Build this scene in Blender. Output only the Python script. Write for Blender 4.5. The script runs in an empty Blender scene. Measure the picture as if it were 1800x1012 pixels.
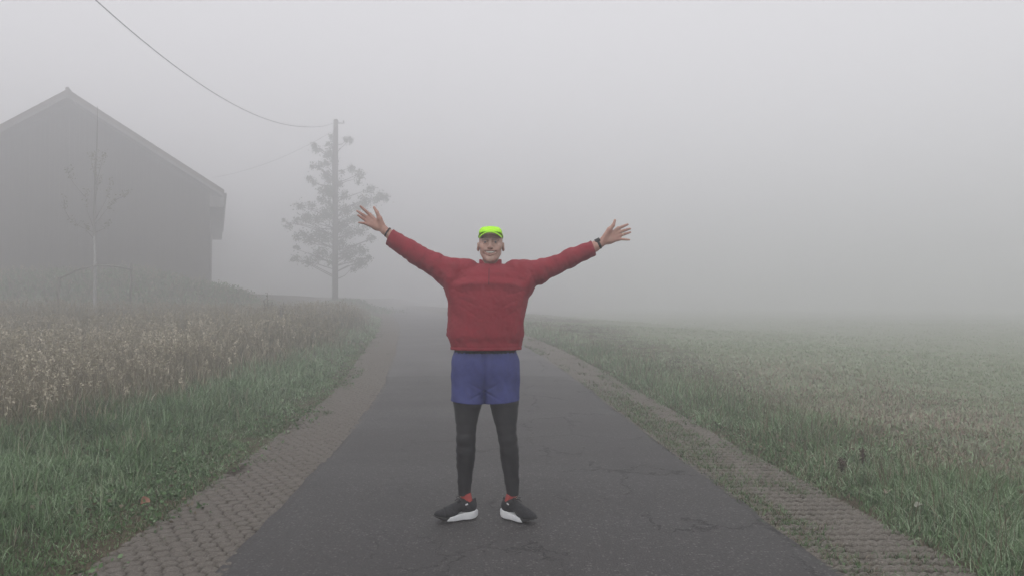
import bpy, math
import numpy as np

# ------------------------------------------------------------------ camera, sky, sun, exposure
C = bpy.context.scene.collection
sc = bpy.context.scene
F_PX, HORIZON, CAM_H = 1386.0, 532.0, 1.347          # focal length and horizon row in photo pixels (1800 wide)
cam_d = bpy.data.cameras.new('camera')
cam = bpy.data.objects.new('camera', cam_d)
C.objects.link(cam)
cam_d.sensor_width = 36.0
cam_d.lens = F_PX / 1800 * 36.0
cam_d.clip_start, cam_d.clip_end = 0.05, 2000
cam.location = (0, 0, CAM_H)
cam.rotation_euler = (math.radians(90) + math.atan((HORIZON - 506) / F_PX), 0, 0)
sc.camera = cam

SUN_EL, SUN_ROT = math.radians(52), math.radians(200)
world = bpy.data.worlds.new('World')
sc.world = world
world.use_nodes = True
wt = world.node_tree
wt.nodes.clear()
w_out = wt.nodes.new('ShaderNodeOutputWorld')
w_bg = wt.nodes.new('ShaderNodeBackground')
w_sky = wt.nodes.new('ShaderNodeTexSky')
w_sky.sky_type = 'NISHITA'
w_sky.sun_disc = False
w_sky.sun_elevation = SUN_EL
w_sky.sun_rotation = SUN_ROT
w_sky.dust_density = 6.0
w_sky.air_density = 1.0
w_hs = wt.nodes.new('ShaderNodeHueSaturation')       # overcast: nearly all of the blue taken out
w_hs.inputs['Saturation'].default_value = 0.12
w_mix = wt.nodes.new('ShaderNodeMix')
w_mix.data_type = 'RGBA'
w_mix.inputs[0].default_value = 0.75
w_mix.inputs[7].default_value = (5.98, 5.86, 6.10, 1)     # an even layer of cloud in front of the clear sky
wt.links.new(w_sky.outputs[0], w_hs.inputs['Color'])
wt.links.new(w_hs.outputs[0], w_mix.inputs[6])
wt.links.new(w_mix.outputs[2], w_bg.inputs[0])
w_bg.inputs[1].default_value = 0.15
wt.links.new(w_bg.outputs[0], w_out.inputs[0])

sun_d = bpy.data.lights.new('sun', 'SUN')
sun_d.energy = 0.5
sun_d.angle = math.radians(90)
sun_d.color = (1.0, 0.97, 0.93)
sun = bpy.data.objects.new('sun', sun_d)
C.objects.link(sun)
sun.rotation_euler = (math.radians(90) - SUN_EL, 0, math.pi - SUN_ROT)

vs = sc.view_settings
vs.view_transform = 'Standard'
vs.look = 'None'
vs.exposure = 0.19
vs.gamma = 1.0
sc.render.engine = 'CYCLES'
cy = sc.cycles
cy.max_bounces = 6
cy.diffuse_bounces = 3
cy.volume_bounces = 3
cy.transparent_max_bounces = 4
cy.use_denoising = True
try:
    cy.denoiser = 'OPENIMAGEDENOISE'
    cy.denoising_input_passes = 'RGB_ALBEDO_NORMAL'
    cy.denoising_prefilter = 'ACCURATE'
except Exception:
    pass

# ------------------------------------------------------------------ helpers
rng = np.random.default_rng(11)

def P(px, py, Y):
    """world point seen at photo pixel (px, py) when it stands Y metres from the camera"""
    return np.array([(px - 900) * Y / F_PX, Y, CAM_H - (py - HORIZON) * Y / F_PX])

def tag(o, label=None, cat=None, group=None, kind=None):
    if label: o['label'] = label
    if cat: o['category'] = cat
    if group: o['group'] = group
    if kind: o['kind'] = kind
    return o

def empty(name, loc, rz=0.0):
    o = bpy.data.objects.new(name, None)
    o.empty_display_size = 0.2
    o.location = [float(v) for v in loc]
    o.rotation_euler = (0, 0, rz)
    C.objects.link(o)
    return o

def mesh_np(name, V, quads=None, tris=None, smooth=True, attrs=None):
    V = np.asarray(V, np.float32)
    me = bpy.data.meshes.new(name)
    me.vertices.add(len(V))
    me.vertices.foreach_set('co', V.ravel())
    loops, starts, n = [], [], 0
    for arr, k in ((quads, 4), (tris, 3)):
        if arr is not None and len(arr):
            arr = np.asarray(arr, np.int32)
            loops.append(arr.ravel())
            starts.append(np.arange(len(arr), dtype=np.int32) * k + n)
            n += len(arr) * k
    L, S = np.concatenate(loops), np.concatenate(starts)
    me.loops.add(n)
    me.loops.foreach_set('vertex_index', L)
    me.polygons.add(len(S))
    me.polygons.foreach_set('loop_start', S)
    me.polygons.foreach_set('use_smooth', np.full(len(S), smooth, bool))
    for k, a in (attrs or {}).items():
        at = me.attributes.new(k, 'FLOAT', 'POINT')
        at.data.foreach_set('value', np.asarray(a, np.float32))
    me.update(calc_edges=True)
    me.validate()
    return me

def obj(name, me, mat=None, parent=None, loc=None):
    o = bpy.data.objects.new(name, me)
    C.objects.link(o)
    if mat is not None: me.materials.append(mat)
    if parent is not None: o.parent = parent
    if loc is not None: o.location = [float(v) for v in loc]
    return o

class MB:
    """collects boxes, tubes and polygons into ONE mesh"""
    def __init__(s): s.v, s.q, s.t, s.n = [], [], [], 0
    def add(s, V, quads=(), tris=()):
        V = np.asarray(V, float)
        s.v.append(V)
        if len(quads): s.q.append(np.asarray(quads, int) + s.n)
        if len(tris): s.t.append(np.asarray(tris, int) + s.n)
        s.n += len(V)
    def box(s, lo, hi, M=None, off=(0, 0, 0)):
        V = np.array([(x, y, z) for x in (lo[0], hi[0]) for y in (lo[1], hi[1]) for z in (lo[2], hi[2])], float)
        if M is not None: V = V @ np.asarray(M, float).T
        s.add(V + np.asarray(off), [(0, 1, 3, 2), (4, 6, 7, 5), (0, 4, 5, 1), (2, 3, 7, 6), (0, 2, 6, 4), (1, 5, 7, 3)])
    def prism(s, poly, y0, y1):
        """polygon in x-z pushed along y"""
        n = len(poly)
        V = [(x, y0, z) for x, z in poly] + [(x, y1, z) for x, z in poly]
        q = [(i, (i + 1) % n, n + (i + 1) % n, n + i) for i in range(n)]
        if n == 4:
            s.add(V, q + [(3, 2, 1, 0), (4, 5, 6, 7)])
        else:
            s.add(V, q, [(0, i + 1, i) for i in range(1, n - 1)] + [(n, n + i, n + i + 1) for i in range(1, n - 1)])
    def tube(s, pts, rad, n=8):
        pts = np.asarray(pts, float)
        rad = np.broadcast_to(np.asarray(rad, float), (len(pts),))
        T = np.gradient(pts, axis=0)
        T /= np.linalg.norm(T, axis=1, keepdims=True) + 1e-12
        ref = np.array([0, 0, 1.0]) if abs(T[:, 2]).mean() < 0.8 else np.array([1.0, 0, 0])
        U = np.cross(T, ref); U /= np.linalg.norm(U, axis=1, keepdims=True) + 1e-12
        W = np.cross(T, U)
        a = np.linspace(0, 2 * np.pi, n, endpoint=False)
        V = (pts[:, None] + rad[:, None, None] * (np.cos(a)[None, :, None] * U[:, None] + np.sin(a)[None, :, None] * W[:, None])).reshape(-1, 3)
        m = len(pts)
        q = [(i * n + j, i * n + (j + 1) % n, (i + 1) * n + (j + 1) % n, (i + 1) * n + j) for i in range(m - 1) for j in range(n)]
        V = np.vstack([V, pts[:1], pts[-1:]])
        t = [(m * n, (j + 1) % n, j) for j in range(n)] + [(m * n + 1, (m - 1) * n + j, (m - 1) * n + (j + 1) % n) for j in range(n)]
        s.add(V, q, t)
    def mesh(s, name, smooth=False):
        return mesh_np(name, np.vstack(s.v), np.vstack(s.q) if s.q else None, np.vstack(s.t) if s.t else None, smooth)

# ------------------------------------------------------------------ materials
class NT:
    def __init__(s, name):
        s.m = bpy.data.materials.new(name)
        s.m.use_nodes = True
        s.t = s.m.node_tree
        s.b = s.t.nodes['Principled BSDF']
        s.co = s.t.nodes.new('ShaderNodeTexCoord').outputs['Object']
    def n(s, typ, **kw):
        nd = s.t.nodes.new(typ)
        for k, v in kw.items():
            setattr(nd, k, v)
        return nd
    def link(s, a, b): s.t.links.new(a, b)
    def val(s, inp, v):
        if hasattr(v, 'links'): s.link(v, inp)
        else: inp.default_value = v
    def mapping(s, scale=(1, 1, 1), rot=(0, 0, 0)):
        m = s.n('ShaderNodeMapping')
        m.inputs['Scale'].default_value = scale
        m.inputs['Rotation'].default_value = rot
        s.link(s.co, m.inputs[0])
        return m.outputs[0]
    def noise(s, scale, detail=4, rough=0.55, vec=None, dist=0.0):
        nd = s.n('ShaderNodeTexNoise')
        nd.inputs['Scale'].default_value = scale
        nd.inputs['Detail'].default_value = detail
        nd.inputs['Roughness'].default_value = rough
        nd.inputs['Distortion'].default_value = dist
        s.link(vec if vec is not None else s.co, nd.inputs['Vector'])
        return nd.outputs['Fac']
    def ramp(s, fac, stops):
        r = s.n('ShaderNodeValToRGB')
        e = r.color_ramp.elements
        while len(e) < len(stops): e.new(0.5)
        for el, (p, c) in zip(e, stops):
            el.position = p
            el.color = (*c, 1) if len(c) == 3 else c
        s.link(fac, r.inputs[0])
        return r.outputs[0]
    def step(s, fac, lo, hi, a=0.0, b=1.0):
        r = s.n('ShaderNodeMapRange')
        r.interpolation_type = 'SMOOTHSTEP'
        for i, v in zip(range(1, 5), (lo, hi, a, b)): s.val(r.inputs[i], v)
        s.link(fac, r.inputs[0])
        return r.outputs[0]
    def mix(s, fac, a, b, mode='MIX'):
        m = s.n('ShaderNodeMix', data_type='RGBA', blend_type=mode)
        s.val(m.inputs[0], fac)
        for i, v in ((6, a), (7, b)):
            if not hasattr(v, 'links') and len(v) == 3: v = (*v, 1)
            s.val(m.inputs[i], v)
        return m.outputs[2]
    def math(s, op, a, b=0.0):
        m = s.n('ShaderNodeMath', operation=op)
        s.val(m.inputs[0], a); s.val(m.inputs[1], b)
        return m.outputs[0]
    def attr(s, name):
        return s.n('ShaderNodeAttribute', attribute_name=name).outputs['Fac']
    def sep(s):
        nd = s.n('ShaderNodeSeparateXYZ')
        s.link(s.co, nd.inputs[0])
        return nd.outputs
    def finish(s, col, rough=0.8, bump=None, strength=0.3, dist=0.01, spec=0.3, sss=0.0):
        if not hasattr(col, 'links') and len(col) == 3: col = (*col, 1)
        s.val(s.b.inputs['Base Color'], col)
        s.val(s.b.inputs['Roughness'], rough)
        s.b.inputs['Specular IOR Level'].default_value = spec
        if sss:
            s.b.inputs['Subsurface Weight'].default_value = sss
            s.b.inputs['Subsurface Radius'].default_value = (0.01, 0.004, 0.002)
        if bump is not None:
            bn = s.n('ShaderNodeBump')
            bn.inputs['Strength'].default_value = strength
            bn.inputs['Distance'].default_value = dist
            s.link(bump, bn.inputs['Height'])
            s.link(bn.outputs[0], s.b.inputs['Normal'])
        return s.m

def simple(name, c1, c2, scale=6.0, rough=0.8, bscale=None, bstr=0.3, bdist=0.005, spec=0.3):
    m = NT(name)
    col = m.ramp(m.noise(scale), [(0.3, c1), (0.7, c2)])
    return m.finish(col, rough, m.noise(bscale) if bscale else None, bstr, bdist, spec)

# ------------------------------------------------------------------ the lie of the land
def smoothstep(a, b, x):
    t = np.clip((np.asarray(x, float) - a) / (b - a), 0, 1)
    return t * t * (3 - 2 * t)

def hermite(xs, ys):
    xs, ys = np.asarray(xs, float), np.asarray(ys, float)
    m = np.gradient(ys, xs)
    def f(x):
        x = np.clip(np.asarray(x, float), xs[0], xs[-1])
        i = np.clip(np.searchsorted(xs, x, side='right') - 1, 0, len(xs) - 2)
        h = xs[i + 1] - xs[i]
        t = (x - xs[i]) / h
        return ((2 * t**3 - 3 * t**2 + 1) * ys[i] + (t**3 - 2 * t**2 + t) * h * m[i]
                + (-2 * t**3 + 3 * t**2) * ys[i + 1] + (t**3 - t**2) * h * m[i + 1])
    return f

def hash3(ix, iy, iz, seed):
    h = (ix * 374761393 + iy * 668265263 + iz * 2147483647 + seed * 974711) & 0x7fffffff
    h = ((h ^ (h >> 13)) * 1274126177) & 0x7fffffff
    h = ((h ^ (h >> 16)) * 1103515245) & 0x7fffffff
    return (h & 0xffff) / 65535.0

def vnoise(p, seed=0):
    """value noise, -1..1, p is (...,3)"""
    p = np.asarray(p, float)
    i = np.floor(p).astype(np.int64)
    f = p - i
    f = f * f * (3 - 2 * f)
    r = 0
    for dx in (0, 1):
        for dy in (0, 1):
            for dz in (0, 1):
                w = (f[..., 0] if dx else 1 - f[..., 0]) * (f[..., 1] if dy else 1 - f[..., 1]) * (f[..., 2] if dz else 1 - f[..., 2])
                r = r + w * hash3(i[..., 0] + dx, i[..., 1] + dy, i[..., 2] + dz, seed)
    return r * 2 - 1

def n2(x, y, s, seed=0):
    x, y = np.broadcast_arrays(np.asarray(x, float), np.asarray(y, float))
    return vnoise(np.stack([x * s, y * s, np.zeros_like(x) + 0.37], -1), seed)

road_c = hermite([-6, 2, 4.4, 6.95, 11.1, 16.5, 23, 30, 40, 60, 100, 260],
                 [0.3, 0.15, 0.075, -0.07, -0.33, -0.92, -1.75, -2.75, -4.4, -8.5, -18, -60])
road_z = hermite([-10, 0, 9, 11, 13.5, 16.5, 20, 30, 45, 80, 260],
                 [0, 0, 0, 0.03, 0.11, 0.22, 0.31, 0.46, 0.62, 0.9, 1.2])
HALF = 1.58                                            # half the width of the asphalt
STRIP_L, STRIP_R = 0.68, 0.66                          # outer edges of the paver strips, from the asphalt edge
BARN_A = math.radians(20.5)

def land(x, y):
    """height of the ground without the road's bed"""
    x, y = np.broadcast_arrays(np.asarray(x, float), np.asarray(y, float))
    z = road_z(y)
    u = x - road_c(y)
    left, right = -(u + HALF), u - HALF
    z = z + 0.10 * smoothstep(0.7, 2.0, left) + 0.25 * smoothstep(3, 12, left)
    z = z + 0.05 * smoothstep(0.75, 1.8, right) - 0.10 * smoothstep(2, 7, right)
    z = z - 0.9 * road_z(y) * smoothstep(2.5, 16, right)          # the field on the right lies lower than the lane
    rough = smoothstep(0.75, 1.6, np.maximum(left, right))
    z = z + rough * (0.035 * n2(x, y, 1.1, 3) + 0.025 * n2(x, y, 2.7, 4) + 0.10 * n2(x, y, 0.17, 5))
    # overgrown bank in front of the barn, tapering out to the right
    yc = 35.0 + 0.10 * (x + 21)
    bank = smoothstep(-10.9, -13.4, x) * np.exp(-((y - yc) / 3.2) ** 2)
    z = z + 0.95 * bank * (1 + 0.25 * n2(x, y, 0.5, 8))
    z = z + 0.9 * smoothstep(-13.5, -17, x) * smoothstep(30, 40, y)
    # mound at the foot of the pole
    z = z + 0.50 * np.exp(-(((x + 11.2) / 1.9) ** 2 + ((y - 52) / 2.4) ** 2))
    return z

def bed(x, y):
    u = np.abs(x - road_c(y)) - HALF
    return land(x, y) - 0.05 * (1 - smoothstep(0.50, 0.66, u))

def axis(*segs):
    out = []
    for a, b, st in segs:
        out.append(np.arange(a, b, st))
    return np.concatenate(out + [[segs[-1][1]]])

gx = axis((-210, -40, 10), (-40, -18, 0.6), (-18, -5.2, 0.2), (-5.2, 5.0, 0.08), (5.0, 12, 0.25), (12, 40, 1.0), (40, 210, 10))
gy = axis((-22, 2, 1.0), (2, 14, 0.08), (14, 34, 0.2), (34, 58, 0.4), (58, 90, 2), (90, 270, 10))
X, Y = np.meshgrid(gx, gy, indexing='xy')
V = np.stack([X, Y, bed(X, Y)], -1).reshape(-1, 3)
nx, ny = len(gx), len(gy)
I = np.arange(nx * ny).reshape(ny, nx)
Q = np.stack([I[:-1, :-1], I[:-1, 1:], I[1:, 1:], I[1:, :-1]], -1).reshape(-1, 4)

m = NT('ground_soil')
big = m.noise(0.5, 5)
col = m.ramp(m.noise(9, 6, 0.65), [(0.3, (0.030, 0.028, 0.017)), (0.5, (0.055, 0.058, 0.032)), (0.7, (0.085, 0.080, 0.048))])
col = m.mix(m.step(big, 0.42, 0.6), col, m.ramp(m.noise(14, 5), [(0.3, (0.06, 0.045, 0.03)), (0.7, (0.11, 0.085, 0.055))]))
sx = m.sep()
fld = m.ramp(m.noise(3.0, 6, 0.65), [(0.3, (0.13, 0.15, 0.095)), (0.52, (0.20, 0.22, 0.15)), (0.72, (0.26, 0.265, 0.20))])
col = m.mix(m.step(sx[0], 3.0, 4.6), col, fld)
MAT_GROUND = m.finish(col, 0.95, m.noise(40, 5, 0.7), 0.8, 0.03, 0.1)
tag(obj('ground', mesh_np('ground', V, Q), MAT_GROUND), 'bare soil and short turf beside the road', 'ground', kind='structure')

# ------------------------------------------------------------------ asphalt
ys = axis((-6, 30, 0.12), (30, 60, 0.5), (60, 250, 4))
us = np.concatenate([[-HALF, -HALF + 0.012], np.linspace(-1.5, 1.5, 25), [HALF - 0.012, HALF]])
UU, YY = np.meshgrid(us, ys, indexing='xy')
edge_l = 0.030 * n2(ys, 0 * ys, 1.6, 21) + 0.018 * n2(ys, 0 * ys, 6, 22)
edge_r = 0.055 * n2(ys, 0 * ys, 0.9, 23) + 0.030 * n2(ys, 0 * ys, 4, 24) - 0.05 * np.exp(-((ys - 9.5) / 1.6) ** 2)
XX = road_c(YY) + UU
XX += np.where(UU < -1.4, edge_l[:, None], 0) + np.where(UU > 1.4, edge_r[:, None], 0)
ZZ = road_z(YY) + 0.004 + 0.022 * (1 - (UU / HALF) ** 2) + 0.004 * n2(XX, YY, 0.7, 30)
ZZ[:, 0] -= 0.045; ZZ[:, -1] -= 0.045
ny, nx = UU.shape
I = np.arange(nx * ny).reshape(ny, nx)
Q = np.stack([I[:-1, :-1], I[:-1, 1:], I[1:, 1:], I[1:, :-1]], -1).reshape(-1, 4)
m = NT('worn_asphalt')
grain = m.noise(85, 3, 0.75)
col = m.ramp(grain, [(0.30, (0.012, 0.0115, 0.0115)), (0.50, (0.032, 0.030, 0.030)), (0.66, (0.118, 0.112, 0.109))])
col = m.mix(0.35, col, m.ramp(m.noise(28, 4, 0.7), [(0.3, (0.022, 0.021, 0.021)), (0.7, (0.056, 0.053, 0.053))]))
agg = m.n('ShaderNodeTexVoronoi', feature='F1')
agg.inputs['Scale'].default_value = 62
m.link(m.co, agg.inputs['Vector'])
asep = m.n('ShaderNodeSeparateColor')
m.link(agg.outputs['Color'], asep.inputs[0])
chip = m.math('MULTIPLY', m.step(asep.outputs[0], 0.72, 0.95), m.step(agg.outputs['Distance'], 0.55, 0.30))
col = m.mix(m.math('MULTIPLY', chip, 0.75), col, (0.19, 0.18, 0.17))      # pale stone chips
pit = m.math('MULTIPLY', m.step(asep.outputs[1], 0.80, 0.95), m.step(agg.outputs['Distance'], 0.6, 0.3))
col = m.mix(m.math('MULTIPLY', pit, 0.8), col, (0.010, 0.010, 0.010))
wide = m.noise(1.0, 4, 0.5, m.mapping((0.35, 0.9, 1)))
col = m.mix(m.step(wide, 0.38, 0.66, 0, 0.38), col, (0.075, 0.072, 0.071))
streak = m.noise(1.0, 3, 0.6, m.mapping((1.2, 0.10, 1)))
col = m.mix(m.step(streak, 0.50, 0.68, 0, 0.30), col, (0.036, 0.034, 0.036))
sx = m.sep()
wob = m.math('MULTIPLY', m.noise(2.0, 3), 0.3)
patch = m.step(m.math('ADD', sx[1], wob), 13.4, 13.5)          # newer, paler surface further on
col = m.mix(patch, col, m.mix(0.6, col, (0.105, 0.102, 0.102)))
vo = m.n('ShaderNodeTexVoronoi', feature='DISTANCE_TO_EDGE')
vo.inputs['Scale'].default_value = 1.9
dv = m.n('ShaderNodeVectorMath', operation='MULTIPLY_ADD')
nz = m.n('ShaderNodeTexNoise'); nz.inputs['Scale'].default_value = 5.0; nz.inputs['Detail'].default_value = 8; nz.inputs['Roughness'].default_value = 0.7
m.link(m.co, nz.inputs['Vector'])
m.link(nz.outputs['Color'], dv.inputs[0]); dv.inputs[1].default_value = (0.42, 0.42, 0.0)
m.link(m.mapping((1.0, 0.55, 0)), dv.inputs[2])
m.link(dv.outputs[0], vo.inputs['Vector'])
mask = m.math('MULTIPLY', m.step(m.noise(0.9, 4), 0.47, 0.57), m.step(sx[0], -0.9, 0.6, 0.25, 1.0))
crack = m.math('MULTIPLY', m.step(vo.outputs['Distance'], 0.003, 0.013, 1.0, 0.0), mask)
col = m.mix(m.math('MULTIPLY', crack, 0.6), col, (0.010, 0.010, 0.010))
hgt = m.math('SUBTRACT', m.math('MULTIPLY', grain, 0.6), crack)
MAT_ROAD = m.finish(col, m.step(wide, 0.3, 0.7, 0.62, 0.85), hgt, 0.8, 0.008, 0.35)
tag(obj('road', mesh_np('road', np.stack([XX, YY, ZZ], -1).reshape(-1, 3), Q), MAT_ROAD), 'narrow grey asphalt lane running off into the fog', 'road', kind='structure')

# ------------------------------------------------------------------ paver strips
def paver_strip(name, side, width, label, lattice):
    yy = axis((1.5, 8, 0.009), (8, 14, 0.014), (14, 24, 0.03), (24, 60, 0.25))
    uu = np.linspace(-0.05, width, int(width / 0.009))
    U, Yg = np.meshgrid(uu, yy, indexing='xy')
    # arc coordinates for the pattern
    U2 = U + 0.006 * n2(U, Yg, 6, 41)
    Y2 = Yg + 0.008 * n2(U, Yg, 5, 42)
    if lattice:                                       # open grid pavers, wavy ribs round earth-filled cells
        a = Y2 / 0.110 + 0.24 * np.sin(2 * np.pi * U2 / 0.125)
        b = Y2 / 0.110 + 0.5 - 0.24 * np.sin(2 * np.pi * U2 / 0.125)
        da = np.abs(a - np.round(a)); db = np.abs((b - 0.5) - np.round(b - 0.5))
        wr = 0.15 + 0.07 * n2(U, Yg, 9, 43)
        rib = np.clip(1 - np.minimum(da, db) / (wr + 1e-6), -1, 1)
        h = smoothstep(-0.15, 0.35, rib)
        fill = 0.25 + 0.45 * n2(U, Yg, 2.3, 44) + 0.3 * n2(U, Yg, 9, 45)
        conc = np.clip(h - 0.45 * smoothstep(0.35, 0.8, fill), 0, 1)
        Z = -0.036 + 0.032 * h + 0.010 * np.clip(fill, 0, 1) * (1 - h)
    else:                                             # small six-sided stones with open joints
        sx_, sy_ = 0.098, 0.086
        best = np.full(U.shape, 9.0); second = np.full(U.shape, 9.0)
        cid = np.zeros(U.shape)
        r0 = np.floor(Y2 / sy_).astype(int)
        for dr in (-1, 0, 1, 2):
            r = r0 + dr
            off = (r % 2) * 0.5
            c0 = np.floor(U2 / sx_ - off).astype(int)
            for dc in (-1, 0, 1, 2):
                c = c0 + dc
                jx = hash3(c, r, 0 * c, 51) - 0.5; jy = hash3(c, r, 0 * c, 52) - 0.5
                px = (c + off + 0.34 * jx) * sx_; py = (r + 0.34 * jy) * sy_
                d = np.hypot((U2 - px), (Y2 - py) * 1.08)
                closer = d < best
                second = np.where(closer, best, np.minimum(second, d))
                cid = np.where(closer, hash3(c, r, 0 * c, 53), cid)
                best = np.minimum(best, d)
        gap = second - best
        h = smoothstep(0.002, 0.016, gap)
        fill = 0.1 + 0.5 * n2(U, Yg, 1.7, 46) + 0.35 * n2(U, Yg, 8, 47)
        silt = smoothstep(0.35, 0.85, fill + 0.30 * smoothstep(0.4, 0.68, U))
        conc = h * (1 - silt)
        Z = -0.022 + 0.018 * np.maximum(h, 0.8 * silt) + 0.004 * (cid - 0.5) - 0.003 * (best / 0.05) ** 2
    Z += 0.003 * n2(U, Yg, 40, 48) + 0.010 * n2(U, Yg, 0.8, 49)
    tone = conc * (0.75 + 0.25 * n2(U, Yg, 13, 50))
    Xw = road_c(Yg) + side * (HALF + U)
    Zw = road_z(Yg) + 0.012 + Z
    ny, nx = U.shape
    I = np.arange(nx * ny).reshape(ny, nx)
    Q = np.stack([I[:-1, :-1], I[:-1, 1:], I[1:, 1:], I[1:, :-1]], -1).reshape(-1, 4)
    if side < 0: Q = Q[:, ::-1]
    m = NT(name + '_stone')
    t = m.attr('tone')
    g = m.noise(90, 4, 0.8)
    if lattice:
        stone = m.ramp(g, [(0.3, (0.085, 0.077, 0.066)), (0.55, (0.17, 0.155, 0.135)), (0.75, (0.36, 0.335, 0.295))])
    else:
        stone = m.ramp(g, [(0.3, (0.072, 0.064, 0.056)), (0.55, (0.140, 0.126, 0.110)), (0.78, (0.30, 0.275, 0.245))])
    soil = m.ramp(m.noise(60, 4, 0.7), [(0.3, (0.018, 0.014, 0.010)), (0.6, (0.045, 0.036, 0.025)), (0.8, (0.085, 0.068, 0.048))])
    moss = m.step(m.noise(2.5, 4), 0.50, 0.62, 0, 0.6)
    soil = m.mix(moss, soil, (0.05, 0.055, 0.022))
    col = m.mix(m.step(t, 0.15, 0.6), soil, stone)
    mat = m.finish(col, 0.95, m.noise(110, 4, 0.7), 0.7, 0.004, 0.15)
    o = obj(name, mesh_np(name, np.stack([Xw, Yg, Zw], -1).reshape(-1, 3), Q, attrs={'tone': tone.ravel()}), mat)
    tag(o, label, 'pavement', kind='structure')

paver_strip('paved_edge', -1, STRIP_L, 'strip of small brown six-sided paving stones along the left edge of the asphalt', False)
paver_strip('grid_paver_edge', 1, STRIP_R, 'strip of earth filled concrete grid pavers along the right edge of the asphalt', True)

# ------------------------------------------------------------------ solid shapes -> smooth surfaces
def vec(*a): return np.array(a, float)

class Cone:                                            # two spheres and the taper between them
    def __init__(s, a, b, r1, r2, cut=None):
        s.a, s.b, s.r1, s.r2, s.cut = vec(*a), vec(*b), r1, r2, cut
        s.c = (s.a + s.b) / 2; s.R = np.linalg.norm(s.b - s.a) / 2 + max(r1, r2)
    def __call__(s, p):
        ba = s.b - s.a
        l2 = ba @ ba + 1e-12
        h = np.clip(((p - s.a) @ ba) / l2, 0, 1)
        d = np.linalg.norm(p - s.a - h[:, None] * ba, axis=1) - (s.r1 + (s.r2 - s.r1) * h)
        if s.cut is not None:
            d = np.maximum(d, (p - s.cut[0]) @ s.cut[1])
        return d

class Ell:
    def __init__(s, c, r, M=None):
        s.c, s.r = vec(*c), vec(*r); s.R = max(r); s.M = M
    def __call__(s, p):
        q = p - s.c
        if s.M is not None: q = q @ s.M
        k0 = np.linalg.norm(q / s.r, axis=1); k1 = np.linalg.norm(q / s.r ** 2, axis=1)
        return k0 * (k0 - 1) / (k1 + 1e-9)

class Col:                                             # upright column with rows (z, centre x, centre y, half width, half depth)
    def __init__(s, rows, z0, z1, p=2.4, grow=0.0, rnd=0.01):
        s.t = np.array(sorted(rows), float); s.z0, s.z1, s.p, s.g, s.rnd = z0, z1, p, grow, rnd
        s.c = vec(s.t[:, 1].mean(), s.t[:, 2].mean(), (z0 + z1) / 2)
        s.R = math.hypot(abs(z1 - z0) / 2, s.t[:, 3].max() + 0.05)
    def __call__(s, p):
        f = [hermite(s.t[:, 0], s.t[:, i])(p[:, 2]) for i in range(1, 5)]
        a, b = f[2] + s.g, f[3] + s.g
        q = (np.abs((p[:, 0] - f[0]) / a) ** s.p + np.abs((p[:, 1] - f[1]) / b) ** s.p) ** (1 / s.p)
        d = (q - 1) * np.minimum(a, b)
        dz = np.maximum(s.z0 - p[:, 2], p[:, 2] - s.z1)
        m = np.maximum(d, dz)
        return m

class Solid:
    def __init__(s): s.ops = []
    def shell(s, region, t): s.ops.append((2, region, t)); return s   # hollow cloth of thickness t where region < 0
    def cut(s, c, n): s.ops.append((3, lambda p: (p - c) @ n, 0)); return s
    def w(s, fn): s.ops.append((0, fn, 0)); return s   # wrinkles: applied to what came before
    def u(s, prim, k=0.01): s.ops.append((1, prim, k)); return s
    def sub(s, prim, k=0.004): s.ops.append((-1, prim, k)); return s
    def eval(s, p, near=None):
        d = np.full(len(p), 1.0)
        for sg, pr, k in s.ops:
            if sg == 0:
                d = d + pr(p)
                continue
            if sg == 2:
                d = np.maximum(d, -np.maximum(d + k, pr(p)))
                continue
            if sg == 3:
                d = np.maximum(d, pr(p))
                continue
            if near is not None and np.linalg.norm(pr.c - near[0]) - pr.R > near[1] + 0.05: continue
            e = pr(p)
            if sg > 0:
                h = np.clip(0.5 + 0.5 * (e - d) / k, 0, 1)
                d = e * (1 - h) + d * h - k * h * (1 - h)
            else:
                h = np.clip(0.5 - 0.5 * (d + e) / k, 0, 1)
                d = d * (1 - h) - e * h + k * h * (1 - h)
        return d
    def bounds(s):
        lo = np.min([pr.c - pr.R for sg, pr, k in s.ops if sg == 1], axis=0)
        hi = np.max([pr.c + pr.R for sg, pr, k in s.ops if sg == 1], axis=0)
        return lo, hi
    def surface(s, h, lo=None, hi=None):
        l0, h0 = s.bounds()
        lo = l0 - 2 * h if lo is None else np.maximum(vec(*lo), l0 - 2 * h)
        hi = h0 + 2 * h if hi is None else np.minimum(vec(*hi), h0 + 2 * h)
        B = 16
        nb = np.ceil((hi - lo) / h / B).astype(int)
        n = nb * B + 1
        G = np.ones(n, np.float32)
        half = B * h / 2 * 1.7321
        o = np.arange(B + 1) * h
        loc = np.stack(np.meshgrid(o, o, o, indexing='ij'), -1).reshape(-1, 3)
        for bi in range(nb[0]):
            for bj in range(nb[1]):
                cs = lo + (np.stack([np.full(nb[2], bi), np.full(nb[2], bj), np.arange(nb[2])], -1) + 0.5) * B * h
                # quick look: bounding spheres first
                live = np.zeros(nb[2], bool)
                for sg, pr, k in s.ops:
                    if sg == 1: live |= np.linalg.norm(cs - pr.c, axis=1) - pr.R < half + 0.03
                if not live.any(): continue
                dc = s.eval(cs)
                for bk in np.nonzero(live)[0]:
                    x0, y0, z0 = bi * B, bj * B, bk * B
                    if dc[bk] < -2.2 * half - 0.05:
                        G[x0:x0 + B + 1, y0:y0 + B + 1, z0:z0 + B + 1] = -1
                        continue
                    base = lo + np.array([x0, y0, z0]) * h
                    G[x0:x0 + B + 1, y0:y0 + B + 1, z0:z0 + B + 1] = s.eval(base + loc, (cs[bk], half)).reshape(B + 1, B + 1, B + 1)
        return nets(G, lo, h)

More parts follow.
